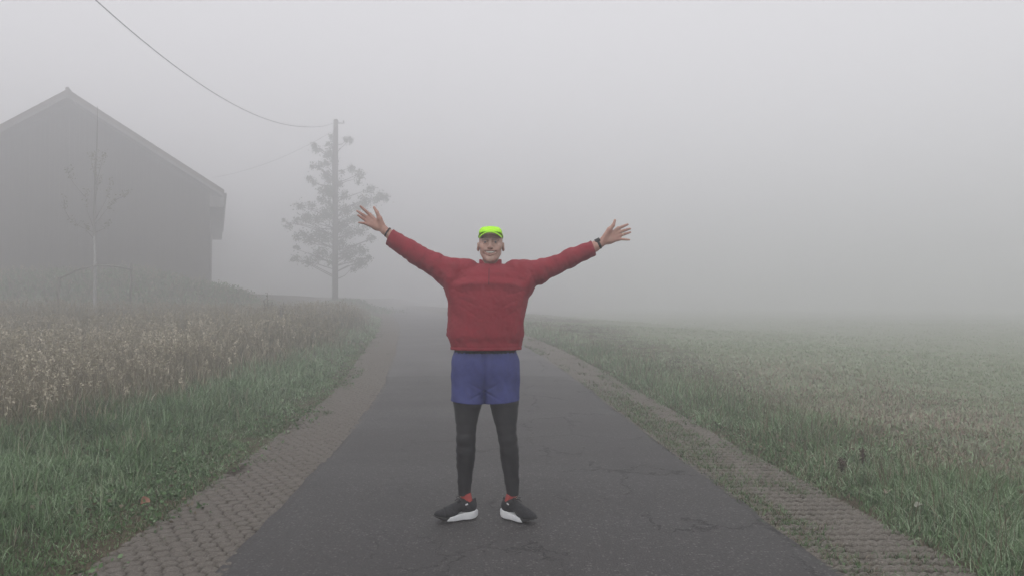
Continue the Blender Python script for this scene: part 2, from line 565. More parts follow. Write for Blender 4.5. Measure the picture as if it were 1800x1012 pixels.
def nets(G, lo, h):
    S = G < 0
    c = [S[a:S.shape[0] - 1 + a, b:S.shape[1] - 1 + b, d:S.shape[2] - 1 + d] for a in (0, 1) for b in (0, 1) for d in (0, 1)]
    allin, anyin = c[0].copy(), c[0].copy()
    for q in c[1:]:
        allin &= q; anyin |= q
    act = anyin & ~allin
    idx = np.argwhere(act)
    vid = np.full(act.shape, -1, np.int32)
    vid[act] = np.arange(len(idx))
    cor = np.array([(a, b, d) for a in (0, 1) for b in (0, 1) for d in (0, 1)])
    g = np.stack([G[idx[:, 0] + a, idx[:, 1] + b, idx[:, 2] + d] for a, b, d in cor], 1)
    acc = np.zeros((len(idx), 3)); cnt = np.zeros(len(idx))
    for i in range(8):
        for j in range(i + 1, 8):
            if np.abs(cor[i] - cor[j]).sum() != 1: continue
            cr = (g[:, i] < 0) != (g[:, j] < 0)
            den = g[:, i] - g[:, j]
            t = np.where(cr, g[:, i] / np.where(np.abs(den) < 1e-9, 1e-9, den), 0)
            acc += cr[:, None] * (cor[i] + t[:, None] * (cor[j] - cor[i]))
            cnt += cr
    V = lo + (idx + acc / np.maximum(cnt, 1)[:, None]) * h
    quads = []
    for ax in range(3):
        sl0 = [slice(None)] * 3; sl1 = [slice(None)] * 3
        sl0[ax] = slice(0, -1); sl1[ax] = slice(1, None)
        A, Bq = S[tuple(sl0)], S[tuple(sl1)]
        e = np.argwhere(A != Bq)
        o1, o2 = (ax + 1) % 3, (ax + 2) % 3
        ok = (e[:, o1] > 0) & (e[:, o2] > 0) & (e[:, o1] < S.shape[o1] - 1) & (e[:, o2] < S.shape[o2] - 1)
        e = e[ok]
        if not len(e): continue
        flip = A[e[:, 0], e[:, 1], e[:, 2]]
        q = []
        for d1, d2 in ((-1, -1), (0, -1), (0, 0), (-1, 0)):
            f = e.copy(); f[:, o1] += d1; f[:, o2] += d2
            q.append(vid[f[:, 0], f[:, 1], f[:, 2]])
        q = np.stack(q, 1)
        q = np.where(flip[:, None], q, q[:, ::-1])
        quads.append(q[(q >= 0).all(1)])
    return V, np.vstack(quads)

# ------------------------------------------------------------------ the runner
MY = 4.9                                               # his distance from the camera
SC = MY / F_PX
ORG = vec((857 - 900) * SC, MY, 0.018)
def p(px, py, dy=0.0):
    """photo pixel -> point in his own frame (origin between his feet)"""
    k = 1 + dy / MY
    return vec((px - 900) * SC * k - ORG[0], dy, CAM_H - (py - HORIZON) * SC * k - ORG[2])
def pz(py): return float(p(857, py)[2])

body = Solid()
HC = p(862.5, 433)                                     # centre of the head
def hd(x, y, z): return HC + vec(x, y, z)
# head
body.u(Ell(hd(0, .012, .036), (.073, .094, .086)), .01)
body.u(Ell(hd(0, -.014, -.010), (.065, .074, .078)), .02)
body.u(Ell(hd(0, -.030, -.056), (.046, .054, .040)), .025)
body.u(Ell(hd(0, -.074, -.084), (.022, .019, .018)), .022)
for s in (-1, 1):
    body.u(Cone(hd(s * .047, .0, -.042), hd(s * .014, -.070, -.083), .016, .015), .02)   # jaw line
    body.u(Ell(hd(s * .045, -.058, -.006), (.021, .018, .016)), .018)                    # cheekbone
    body.u(Ell(hd(s * .034, -.072, -.026), (.018, .014, .016)), .016)                    # smiling cheek
    body.u(Cone(hd(s * .012, -.085, .036), hd(s * .046, -.068, .036), .009, .008), .014)  # brow
body.u(Ell(hd(0, -.084, -.040), (.030, .012, .022)), .014)                                # round the mouth
for s in (-1, 1):
    body.sub(Ell(hd(s * .031, -.099, .022), (.020, .021, .0135)), .012)                   # eye sockets
    body.u(Cone(hd(s * .018, -.0825, .0265), hd(s * .044, -.0755, .0240), .0032, .0032), .005)   # upper lid
    body.u(Cone(hd(s * .019, -.0820, .0145), hd(s * .043, -.0760, .0145), .003, .003), .005)     # lower lid
body.u(Cone(hd(0, -.086, .030), hd(0, -.108, -.010), .0075, .0115), .010)                 # nose
for s in (-1, 1):
    body.u(Ell(hd(s * .0115, -.098, -.0145), (.0075, .010, .0075)), .006)
    body.sub(Ell(hd(s * .006, -.104, -.0225), (.0032, .005, .003)), .003)
# open smile: corners higher than the middle
for t in np.linspace(-1, 1, 9):
    y_in = -.098 + .016 * t * t
    body.sub(Ell(hd(.029 * t, y_in, -.046 + .008 * t * t), (.0070, .016, .0105 * (1 - .45 * t * t))), .004)
lip_pts = [hd(.032 * t, -.0950 + .020 * t * t, -.0325 + .0015 * t * t) for t in np.linspace(-1, 1, 7)]
lip_low = [hd(.031 * t, -.0950 + .020 * t * t, -.0600 + .0220 * t * t) for t in np.linspace(-1, 1, 7)]
for L_, r_ in ((lip_pts, .0026), (lip_low, .0034)):
    for a, b in zip(L_[:-1], L_[1:]): body.u(Cone(a, b, r_, r_), .004)
# ears
for s in (-1, 1):
    ca, sa = math.cos(s * 0.45), math.sin(s * 0.45)
    M = np.array([[ca, -sa, 0], [sa, ca, 0], [0, 0, 1]])
    body.u(Ell(hd(s * .0785, .012, -.004), (.0080, .0175, .028), M), .008)
    body.sub(Ell(hd(s * .087, .004, .002), (.006, .009, .016), M), .005)
# neck and trunk (mostly under the clothes)
body.u(Cone(p(862, 484, .02), hd(0, .022, -.05), .054, .050), .012)
body.u(Cone(p(861, 508, .01), p(859, 600), .105, .105), .02)
body.u(Cone(p(825, 488), p(900, 490), .048, .048), .02)
body.u(Cone(p(838, 648), p(874, 648), .072, .072), .02)
# arms: shoulder, elbow, wrist
ELB_L, WR_L = p(746, 455, .0), p(676, 405.5, -.01)
ELB_R, WR_R = p(984, 462, .0), p(1056, 428, -.01)
body.u(Cone(p(818, 484), ELB_L, .048, .040), .03).u(Cone(ELB_L, p(690, 417, -.005), .039, .031), .02).u(Cone(p(692, 416.5, -.005), WR_L, .031, .0265), .02)
body.u(Cone(p(905, 486), ELB_R, .048, .040), .03).u(Cone(ELB_R, p(1045, 434, -.01), .042, .030), .02).u(Cone(p(1043, 434, -.01), WR_R, .030, .0255), .02)

def hand(wrist, fingers, thumb, palm_k):
    """fingers: (knuckle, tip, bend) in photo pixels, palm towards the camera"""
    W = wrist
    kn = [W + (p(*f[0], -.012) - W) * .95 for f in fingers]
    for i, K in enumerate(kn):                         # the palm as a fan of bones
        a = W + (kn[i] - W) * 0.18
        body.u(Cone(a, K, .0150, .0125 if i < 3 else .0115), palm_k)
    body.u(Ell((W * .55 + (kn[1] + kn[2]) / 2 * .45), (.030, .014, .030)), .015)
    th = [p(*q, dy) for q, dy in thumb]
    body.u(Cone(W + (th[0] - W) * .25, th[0], .018, .0165), .016)     # ball of the thumb
    body.u(Cone(th[0], th[1], .0135, .0110), .010)
    body.u(Cone(th[1], th[2], .0108, .0078), .004)
    rs = [(.0098, .0088, .0074), (.0098, .0088, .0074), (.0094, .0084, .0070), (.0084, .0074, .0062)]
    for (k, t, b), K, r in zip(fingers, kn, rs):
        T = p(*t, -.030 - b)
        A = K + (T - K) * .44 + vec(0, b * .25 - .002, 0)
        Bm = K + (T - K) * .74 + vec(0, b * .1 - .002, 0)
        body.u(Cone(K, A, r[0] * 1.02, r[1]), .003)
        body.u(Cone(A, Bm, r[1] * 1.02, r[2] * 1.04), .002)
        body.u(Cone(Bm, T, r[2] * 1.04, r[2] * .88), .002)
    return kn
hand(WR_L, [((648.6, 376.3), (633.2, 362.8), .004), ((643.9, 381.6), (627.2, 370.8), .0), ((641.9, 387.0), (628.8, 378.4), .006), ((642.2, 392.4), (630.4, 391.2), .012)],
     [((666.8, 384.5), -.028), ((662.4, 373.4), -.036), ((657.0, 364.4), -.034)], .008)
hand(WR_R, [((1088.6, 400.3), (1103.8, 394.6), .004), ((1091.6, 406.5), (1107.8, 402.2), .0), ((1092.4, 413.2), (1108.3, 408.5), .004), ((1091.0, 419.8), (1106.8, 421.6), .010)],
     [((1071.5, 404.0), -.028), ((1078.4, 396.0), -.036), ((1081.2, 387.2), -.034)], .008)
# legs and feet
HIP_L, KNEE_L, ANK_L = p(829, 680), p(819, 775, -.02), p(817, 868, .02)
HIP_R, KNEE_R, ANK_R = p(884, 680), p(893, 775, -.02), p(902, 868, .02)
U_L = vec(-.91, -.41, 0); U_L /= np.linalg.norm(U_L)
U_R = vec(.72, -.69, 0); U_R /= np.linalg.norm(U_R)
HEEL_L = vec(*p(837, 911)[:2], 0); HEEL_L = vec(HEEL_L[0], .035, 0)
HEEL_R = vec(p(884, 909)[0], .060, 0)
for hip, knee, ank, heel, u in ((HIP_L, KNEE_L, ANK_L, HEEL_L, U_L), (HIP_R, KNEE_R, ANK_R, HEEL_R, U_R)):
    body.u(Cone(hip, knee, .068, .040), .02).u(Cone(knee, knee * .62 + ank * .38, .040, .040), .01)
    body.u(Cone(knee * .62 + ank * .38, ank, .040, .027), .01)
    a = heel + u * .062 + vec(0, 0, .085)
    body.u(Cone(ank, a, .027, .027), .01).u(Cone(a, heel + u * .19 + vec(0, 0, .055), .028, .020), .015)
    body.u(Cone(a, heel + u * .040 + vec(0, 0, .065), .026, .022), .01)
BV, BQ = body.surface(.003)

# colouring of the skin itself: lips, brows, short grey hair at the sides
q = BV - HC
lip = np.zeros(len(BV))
for L_ in (lip_pts, lip_low):
    for a, b in zip(L_[:-1], L_[1:]):
        lip = np.maximum(lip, 1 - smoothstep(.0035, .0065, Cone(a, b, 0.0, 0.0)(BV)))
hair = np.zeros(len(BV))
for s in (-1, 1):
    d = Cone(hd(s * .016, -.092, .036), hd(s * .047, -.075, .035), 0, 0)(BV)
    hair = np.maximum(hair, .75 * (1 - smoothstep(.006, .012, d)))
hair = np.maximum(hair, smoothstep(-.012, .006, q[:, 1]) * smoothstep(-.035, -.01, q[:, 2] - .6 * np.maximum(0, .05 - q[:, 1]) * 0) * (np.abs(q[:, 0]) < .0720) * (q[:, 2] > -.05))
hands_red = 1 - smoothstep(.10, .22, np.minimum(np.linalg.norm(BV - (WR_L + vec(-.06, 0, .05)), axis=1), np.linalg.norm(BV - (WR_R + vec(.06, 0, .04)), axis=1)))

m = NT('skin')
c = m.ramp(m.noise(60, 4), [(0.3, (0.38, 0.245, 0.195)), (0.7, (0.48, 0.325, 0.265))])
c = m.mix(m.math('MULTIPLY', m.step(m.noise(22, 3), .4, .65), .35), c, (0.42, 0.20, 0.155))
c = m.mix(m.math('MULTIPLY', m.attr('flush'), .35), c, (0.44, 0.20, 0.16))
c = m.mix(m.math('MULTIPLY', m.attr('lip'), .5), c, (0.27, 0.10, 0.085))
c = m.mix(m.math('MULTIPLY', m.attr('hair'), .65), c, m.ramp(m.noise(300, 2), [(0.35, (0.10, 0.085, 0.07)), (0.65, (0.26, 0.235, 0.20))]))
MAT_SKIN = m.finish(c, 0.55, m.noise(180, 3), 0.25, 0.002, 0.4, sss=0.08)
person = obj('person', mesh_np('person', BV, BQ, attrs={'lip': lip, 'hair': hair, 'flush': hands_red}), MAT_SKIN, loc=ORG)
tag(person, 'smiling man in red fleece and neon cap standing on the road, arms spread wide', 'person')

# eyes and teeth
m = NT('shaded_eye')
nd = m.n('ShaderNodeVectorMath', operation='DISTANCE'); m.link(m.co, nd.inputs[0]); nd.inputs[1].default_value = (0, -.0115, 0)
c = m.mix(m.step(nd.outputs['Value'], .0055, .0065), (0.045, 0.06, 0.075), (0.26, 0.22, 0.20))  # whites coloured dark to paint in the shade over the eyes
c = m.mix(m.step(nd.outputs['Value'], .0023, .0029), (0.01, 0.01, 0.01), c)
MAT_EYE = m.finish(c, 0.15, spec=0.5)
for s in (-1, 1):
    e = Solid().u(Ell((0, 0, 0), (.0115, .0115, .0115)))
    v, f = e.surface(.0018)
    obj('eye', mesh_np('eye', v, f), MAT_EYE, person, hd(s * .031, -.0715, .0195))
MAT_TOOTH = simple('tooth_enamel', (0.74, 0.71, 0.64), (0.80, 0.78, 0.72), 90, 0.3)
t = Solid()
for k in np.linspace(-1, 1, 8):
    t.u(Ell(hd(.023 * k, -.0905 + .0135 * k * k, -.0415 + .005 * k * k), (.0040, .0035, .0070)), .002)
v, f = t.surface(.0014)
obj('teeth', mesh_np('teeth', v, f), MAT_TOOTH, person)

# ---------------------------------------------------------------- cap
m = NT('neon_cap_cloth')
MAT_CAP = m.finish(m.ramp(m.noise(40, 3), [(0.3, (0.40, 0.88, 0.02)), (0.7, (0.47, 0.94, 0.035))]), 0.7, m.noise(900, 2), 0.15, 0.001, 0.2)
MAT_CAP_UNDER = simple('cap_underside_shade', (0.035, 0.04, 0.03), (0.05, 0.055, 0.04), 30, 0.9)  # shade below the brim put into the colour; the cloth itself is neon
CAPC = hd(0, .012, .046)
cap = Solid().u(Ell(CAPC, (.080, .101, .079)), .01)
cap.u(Cone(CAPC + vec(-.040, -.052, .040), CAPC + vec(.040, -.052, .040), .027, .027), .03)    # stiff front panel
class Below:                                           # everything under a tilted rim
    def __init__(s, z, sl): s.z, s.sl, s.c, s.R = z, sl, CAPC, 9
    def __call__(s, p): return (p[:, 2] - CAPC[2] - s.z - s.sl * (p[:, 1] - CAPC[1]))
def cap_warp(pp):
    a = np.arctan2(pp[:, 0] - CAPC[0], -(pp[:, 1] - CAPC[1]))
    seam = np.min([np.abs(np.angle(np.exp(1j * (a - k)))) for k in (-.62, .62, -1.9, 1.9, 3.14)], axis=0)
    return .0022 * np.exp(-(seam / .035) ** 2) + .0012 * vnoise(pp * 45, 61)
cap.w(cap_warp)
cap.sub(Below(.012, -.30), .002)
cap.sub(Ell(CAPC + vec(0, 0, -.004), (.0765, .0975, .0755)), .002)
v, f = cap.surface(.0028)
cap_o = obj('cap', mesh_np('cap', v, f), MAT_CAP, person)
def brim_sheet(dz, th):
    nu, nv = 33, 12
    a = np.linspace(-1.12, 1.12, nu)
    V = []
    for k in range(2):
        for j in range(nv):
            t = j / (nv - 1)
            r0 = np.stack([.078 * np.sin(a), -.098 * np.cos(a)], -1)
            out = np.stack([.074 * np.sin(a) * 1.02, -.100 * np.cos(a) - .066 * np.clip(np.cos(a * 1.38), 0, 1) ** .62], -1)
            xy = r0 * (1 - t) + out * t
            zc = .037 - .010 * t - 5.6 * xy[:, 0] ** 2
            V.append(np.stack([xy[:, 0], xy[:, 1], zc + dz - k * th], -1))
    V = np.concatenate(V) + CAPC
    I = np.arange(2 * nv * nu).reshape(2, nv, nu)
    q = []
    for k in range(2):
        g = np.stack([I[k, :-1, :-1], I[k, :-1, 1:], I[k, 1:, 1:], I[k, 1:, :-1]], -1).reshape(-1, 4)
        q.append(g if k else g[:, ::-1])
    for A, B_ in ((I[0, -1], I[1, -1]), (I[0, 0], I[1, 0]), (I[0, :, 0], I[1, :, 0]), (I[0, :, -1], I[1, :, -1])):
        q.append(np.stack([A[:-1], A[1:], B_[1:], B_[:-1]], -1))
    return V, np.vstack(q)
v, f = brim_sheet(.004, .004)
br = obj('brim', mesh_np('brim', v, f), MAT_CAP, cap_o)
v, f = brim_sheet(-.0005, .0015)
v = (v - CAPC) * vec(.985, .985, 1) + CAPC
obj('brim_shade_sheet', mesh_np('brim_shade_sheet', v, f), MAT_CAP_UNDER, br)  # dark sheet standing in for shade on the neon underside

# ---------------------------------------------------------------- fleece
def row(y, x0, x1, b, cy=0.0):
    c = p((x0 + x1) / 2, y)
    return (c[2], c[0], cy, (x1 - x0) / 2 * SC, b)
fl_rows = [row(462, 846, 879, .072, .016), row(468, 836, 889, .090, .012), row(474, 820, 905, .108, .008), row(484, 803, 920, .128), row(497, 789, 930, .145),
           row(510, 785.5, 933, .150), row(530, 787.5, 930, .152), row(550, 788.5, 925.5, .152), row(575, 786.5, 924, .152), row(592, 786.5, 924, .150),
           row(602, 791, 921.5, .142), row(614, 792.5, 920.5, .140), row(640, 793.5, 919.5, .140)]
fl = Solid()
fl.u(Col(fl_rows, pz(630), pz(464), 2.3), .01)
def sleeve(pts, cut_c, cut_n):
    for i, (a, b) in enumerate(zip(pts[:-1], pts[1:])):
        last = i == len(pts) - 2
        A, Bq = p(*a[0]), p(*b[0])
        if last: Bq = Bq + (Bq - A) / np.linalg.norm(Bq - A) * .04
        fl.u(Cone(A, Bq, a[1], b[1], None), .035 if i < 1 else .02)
cl = p(685, 416); nl = p(685, 416) - p(735, 441.5); nl /= np.linalg.norm(nl)
sleeve([((822, 476.5), .077), ((785, 476.5), .081), ((735, 449.5), .0645), ((685, 416.5), .0500)], cl, nl)
cr = p(1043.5, 436.2); nr = p(1043.5, 436.2) - p(1000, 451); nr /= np.linalg.norm(nr)
sleeve([((905, 478.5), .079), ((948, 478), .070), ((1000, 455.5), .0565), ((1043.5, 436.2), .0465)], cr, nr)
fl.u(Ell(p(793, 491), (.045, .10, .075)), .03)
fl.u(Ell(p(926, 494), (.045, .10, .075)), .03)
Z487, Z497, Z508 = pz(487), pz(498), pz(512)
def fl_warp(pp):
    x, y, z = pp[:, 0], pp[:, 1], pp[:, 2]
    lx = x - .012
    front = smoothstep(.02, -.06, y)
    chest = smoothstep(.26, .15, np.abs(lx)) * front
    arc = -.020 * (lx / .2) ** 2
    wob = .008 * vnoise(np.stack([x * 7, y * 3, z * 0 + .3], -1), 70)
    amp = .55 + .55 * vnoise(np.stack([x * 9, y * 2, z * 0 + .7], -1), 69)
    zz_ = z - arc - wob
    d = chest * (.010 * amp * np.exp(-((zz_ - Z487) / .018) ** 2) - .0065 * np.exp(-((zz_ - Z497) / .017) ** 2) + .004 * amp * np.exp(-((zz_ - Z508) / .02) ** 2))
    arm = smoothstep(.20, .30, np.abs(lx))
    sgn = np.sign(lx)
    along = np.abs(lx) * .9 + z * .42
    w = np.stack([along * 26, (z * .9 - np.abs(lx) * .42) * 7, y * 7], -1)
    d += arm * (.0048 * vnoise(w, 71) + .0030 * vnoise(w * 2.1, 72))
    pull = smoothstep(.10, .20, np.abs(lx)) * (1 - arm) * smoothstep(pz(540), pz(495), z)
    d += pull * .0060 * vnoise(np.stack([along * 22, (z - np.abs(lx)) * 8, y * 8], -1), 73)
    trunk = (1 - arm) * smoothstep(pz(500), pz(530), z)
    d += trunk * (.010 * vnoise(pp * vec(8, 7, 3.2), 74) + .0050 * vnoise(np.stack([x * 15 + z * 8, y * 9, z * 9 - x * 4], -1), 75))
    for s in (-1, 1):                                   # drag lines from the armpits towards the middle
        u_ = (np.abs(lx) - .06) / .14
        for k, (z0, sl) in enumerate(((pz(512), .25), (pz(522), .45), (pz(536), .62))):
            d += .0016 * front * (np.sign(lx) == s) * smoothstep(0, .3, u_) * smoothstep(1.25, .8, u_) * np.exp(-((z - z0 + sl * (.20 - np.abs(lx)) + .006 * k * s) / .010) ** 2)
    low = np.exp(-((z - pz(600)) / .022) ** 2)
    d += low * .0055 * vnoise(pp * vec(30, 20, 16), 76)
    d += .0020 * np.exp(-((z - pz(608)) / .0035) ** 2) * (np.abs(lx) < .3)
    d += .0014 * vnoise(pp * 60, 77)
    return d
fl.w(fl_warp)
fl.sub(Cone(p(862, 448, .0), p(862, 468, .008), .062, .056), .01)               # neck opening
fl.shell(lambda q: np.minimum(q[:, 2] - pz(598), np.minimum(-.035 - (q - cl) @ nl, -.035 - (q - cr) @ nr)), .0085)
fl.cut(p(857, 613.5), vec(0, 0, -1)).cut(cl, nl).cut(cr, nr)
v, f = fl.surface(.0036)
m = NT('red_fleece_cloth')
pile = m.noise(420, 3, 0.7)
c = m.ramp(pile, [(0.3, (0.195, 0.018, 0.029)), (0.7, (0.290, 0.032, 0.046))])
c = m.mix(m.math('MULTIPLY', m.step(m.noise(14, 4), .42, .66), .30), c, (0.17, 0.018, 0.024))
MAT_FLEECE = m.finish(c, 0.95, pile, 0.3, 0.002, 0.12)
m.b.inputs['Sheen Weight'].default_value = 0.06
m.b.inputs['Sheen Roughness'].default_value = 0.6
fleece = obj('fleece_jumper', mesh_np('fleece_jumper', v, f), MAT_FLEECE, person)
# standing collar, lower at the front where the zip is open
n, CO = 72, p(862, 470, .008)
a = np.linspace(-math.pi, math.pi, n, endpoint=False)
fr = np.clip(np.cos(a), 0, 1)
Vc = []
top = (pz(457) - CO[2]) - (pz(459) - pz(470)) * np.clip((fr - .55) / .45, 0, 1) ** 1.2
for (r, zt) in ((.073, -.028), (.070, None), (.068, 'lip'), (.0635, None), (.062, -.028)):
    zz = top + (.003 if zt == 'lip' else 0.0) if not isinstance(zt, float) else np.full(n, zt)
    spread = 1 + .05 * fr
    Vc.append(np.stack([r * np.sin(a), -r * 1.03 * np.cos(a) * spread, zz], -1))
Vc = np.concatenate(Vc) + CO
I = np.arange(5 * n).reshape(5, n)
Qc = np.vstack([np.stack([I[k], np.roll(I[k], -1), np.roll(I[k + 1], -1), I[k + 1]], -1) for k in range(4)])
obj('collar', mesh_np('collar', Vc, Qc), MAT_FLEECE, fleece)
MAT_DARK = simple('black_cloth', (0.014, 0.014, 0.017), (0.024, 0.024, 0.028), 40, 0.8, 300, .3, .002)
Vi = []
for r, z in ((.0625, -.030), (.0600, -.004), (.0585, -.0035), (.0565, -.030)):
    zz = np.full(n, z) + .011 * (1 - fr) * (z > -.02)
    Vi.append(np.stack([r * np.sin(a), -r * 1.02 * np.cos(a), zz], -1))
Vi = np.concatenate(Vi) + CO
I = np.arange(4 * n).reshape(4, n)
Qi = np.vstack([np.stack([I[k], np.roll(I[k], -1), np.roll(I[k + 1], -1), I[k + 1]], -1) for k in range(3)])
MAT_SHIRT = simple('grey_shirt_cloth', (0.22, 0.21, 0.20), (0.34, 0.33, 0.31), 60, 0.9)
obj('shirt_neckband', mesh_np('shirt_neckband', Vi, Qi), MAT_SHIRT, person)
# chest zip
zs = np.linspace(pz(473), pz(501), 22)
fsurf = []
for z in zs:
    yy = np.linspace(-.22, -.03, 160)
    dd = fl.eval(np.stack([np.full(160, p(860.5, 480)[0]), yy, np.full(160, z)], -1))
    hit = np.nonzero(dd < 0)[0]
    fsurf.append((p(860.5, 480)[0], yy[hit[0]] if len(hit) else -.1, z))
zb = MB(); zb.tube(fsurf, .0026, 6)
MAT_ZIP = simple('dark_red_zip_tape', (0.055, 0.010, 0.014), (0.085, 0.016, 0.020), 200, .7)
zip_o = obj('zip', zb.mesh('zip', True), MAT_ZIP, fleece)

# ---------------------------------------------------------------- shorts, tights, socks
sh_rows = [row(607, 801, 906, .112), row(618, 801.5, 906, .114), row(635, 799.5, 907.5, .119), row(652, 799, 907, .112), row(666, 803, 903, .098), row(680, 812, 894, .078), row(700, 826, 880, .06)]
sh = Solid().u(Col(sh_rows, pz(686), pz(610), 2.3), .01)
hems = []
sh.u(Cone(p(843, 655), p(864, 655), .088, .088), .04)
for cx, hx, r, ny_, tilt in ((826.5, 821.5, .1025, 705.5, -.10), (881.0, 883.5, .1045, 705.0, .10)):
    n_ = vec(tilt, 0, -1); n_ /= np.linalg.norm(n_)
    sh.u(Cone(p(cx, 638), p(hx, 725), .097, r), .05)
    hems.append((p(hx, ny_), n_))
def sh_warp(pp):
    x, y, z = pp[:, 0], pp[:, 1], pp[:, 2]
    w = np.stack([x * 13 + z * 5, y * 8, z * 6 - x * 3], -1)
    low = smoothstep(pz(625), pz(690), z)
    d = .0075 * vnoise(w, 81) * (.35 + .65 * low) + .0035 * vnoise(w * 2.3, 82)
    cx0 = p(852.5, 660)[0]
    d += .006 * np.exp(-((x - cx0) / .010) ** 2) * smoothstep(.02, -.05, y)         # centre seam
    for s, xx in ((-1, 828), (1, 878)):                                             # creases fanning from the crotch
        d += .0045 * np.exp(-(((z - pz(686)) - s * (x - cx0) * .55 - .006) / .010) ** 2) * smoothstep(.13, .03, np.abs(x - cx0)) * (y < 0)
    return d
sh.w(sh_warp)
sh.shell(lambda q: q[:, 2] - pz(698), .008)
for hc, n_ in hems: sh.cut(hc, n_)
v, f = sh.surface(.0034)
m = NT('blue_shorts_cloth')
c = m.ramp(m.noise(24, 4), [(0.3, (0.036, 0.046, 0.165)), (0.7, (0.052, 0.064, 0.215))])
MAT_SHORTS = m.finish(c, 0.62, m.noise(70, 4), 0.25, 0.004, 0.3)
shorts = obj('shorts', mesh_np('shorts', v, f), MAT_SHORTS, person)
wb = Solid().u(Col([(z, cx, cyy, a_ + .0065, b_ + .0065) for z, cx, cyy, a_, b_ in sh_rows], pz(619), pz(608), 2.3), .002)
wb.w(lambda pp: .002 * np.sin(pp[:, 0] * 260) * .5)
v, f = wb.surface(.003)
obj('waist_strip', mesh_np('waist_strip', v, f), MAT_DARK, shorts)  # black strip round the top of the shorts

tg = Solid()
legL = [(690, 801, 843, 0), (707, 797, 846.5, 0), (722, 799.5, 842, -.005), (734, 801, 839.5, -.01), (751, 803.2, 837, -.018), (770, 802.8, 836, -.022), (788, 802.2, 835.6, -.012), (802, 802.6, 834.8, .0), (815, 803.2, 833, .01), (842, 804.8, 829.4, .018), (872, 806, 827.2, .02)]
legR = [(690, 864, 907, 0), (707, 862, 911.5, 0), (722, 865.5, 910, -.005), (734, 868.5, 908.6, -.01), (751, 873, 907, -.018), (770, 876.8, 908.8, -.022), (788, 879, 911.5, -.012), (802, 880.5, 912.4, .0), (815, 882.6, 912.6, .01), (842, 887.4, 912.4, .018), (872, 891.8, 911.8, .02)]
for leg in (legL, legR):
    for (y0, a0, b0, d0), (y1, a1, b1, d1) in zip(leg[:-1], leg[1:]):
        A, Bq = p((a0 + b0) / 2, y0, d0), p((a1 + b1) / 2, y1, d1)
        cut = (p(850, 869.5), vec(0, 0, -1)) if y1 == 872 else None
        tg.u(Cone(A, Bq, (b0 - a0) / 2 * SC, (b1 - a1) / 2 * SC, cut), .012)
tg.u(Cone(p(836, 655), p(872, 655), .076, .076), .02)
tg.w(lambda pp: .0018 * vnoise(pp * vec(14, 14, 16), 91) +   .0012 * vnoise(np.stack([pp[:, 0] * 25 + pp[:, 2] * 30, pp[:, 1] * 25, pp[:, 2] * 45], -1), 93)
     * (np.exp(-((pp[:, 2] - pz(785)) / .05) ** 2) + np.exp(-((pp[:, 2] - pz(860)) / .03) ** 2) + .6 * np.exp(-((pp[:, 2] - pz(715)) / .04) ** 2)))
v, f = tg.surface(.0034)
m = NT('black_tights_cloth')
MAT_TIGHTS = m.finish(m.ramp(m.noise(30, 4), [(0.3, (0.010, 0.010, 0.012)), (0.7, (0.018, 0.018, 0.021))]), 0.62, m.noise(400, 2), 0.2, 0.001, 0.35)
tights = obj('running_tights', mesh_np('running_tights', v, f), MAT_TIGHTS, person)
MAT_REFL = simple('grey_piping', (0.16, 0.16, 0.17), (0.22, 0.22, 0.23), 60, 0.4)
for leg, s in ((legL, 0), (legR, 1)):                  # grey seam piping down the outer side
    pts = []
    for (y0, a0, b0, d0) in leg[1:-1]:
        c_ = p((a0 + b0) / 2, y0, d0); r_ = (b0 - a0) / 2 * SC
        an = math.radians(22)
        pts.append(c_ + vec((-1 if s == 0 else 1) * math.cos(an), -math.sin(an), 0) * (r_ + .0005))
    tt = np.linspace(0, len(pts) - 1, 40)
    pts = np.stack([np.interp(tt, np.arange(len(pts)), np.array(pts)[:, i]) for i in range(3)], -1)
    b = MB(); b.tube(pts, .0022, 5)
    obj('piping', b.mesh('piping', True), MAT_REFL, tights)
MAT_SOCK = simple('red_sock_knit', (0.30, 0.050, 0.045), (0.40, 0.075, 0.065), 60, 0.95, 350, .5, .002)

# ---------------------------------------------------------------- shoes
MAT_UPPER = simple('black_shoe_mesh', (0.012, 0.012, 0.014), (0.022, 0.022, 0.025), 40, 0.75, 500, .5, .002)
MAT_SOLE = simple('white_sole_foam', (0.56, 0.58, 0.60), (0.70, 0.71, 0.72), 18, 0.7, 120, .15, .002)
MAT_RUBBER = simple('black_rubber', (0.012, 0.012, 0.012), (0.02, 0.02, 0.02), 40, 0.7)
L_SHOE = .278
def sole_fn(lo_u, hi_u, grow=0.0, top=0.0):
    hw = hermite([-.01, .0, .02, .06, .11, .16, .20, .24, .268, .285], [.012, .022, .036, .040, .036, .042, .047, .041, .022, .006])
    w0 = hermite([-.01, .0, .03, .10, .17, .21, .25, .285], [.024, .014, .002, .0, .0, .006, .020, .038])
    w1 = hermite([-.01, .0, .03, .10, .17, .21, .25, .285], [.046, .048, .046, .037, .027, .023, .028, .037])
    class S:
        c = vec(.14, 0, .03); R = .16
        def __call__(s, q):
            u_, v_, w_ = q[:, 0], q[:, 1], q[:, 2]
            cv = .008 * np.sin(np.clip(u_, 0, .28) / .28 * np.pi)
            mid = (w0(u_) + w1(u_)) / 2
            side = np.abs(v_ - cv * 0) - (hw(u_) + grow + .004 * (1 - ((w_ - mid) / .03) ** 2))
            d = np.maximum(side, np.maximum(w_ - w1(u_) - top, w0(u_) - w_))
            d = np.maximum(d, np.maximum(-.004 - u_, u_ - .281))
            slant = u_ + (w_ - .02) * 1.1
            return np.maximum(d, np.maximum(lo_u - slant, slant - hi_u))
    return S()
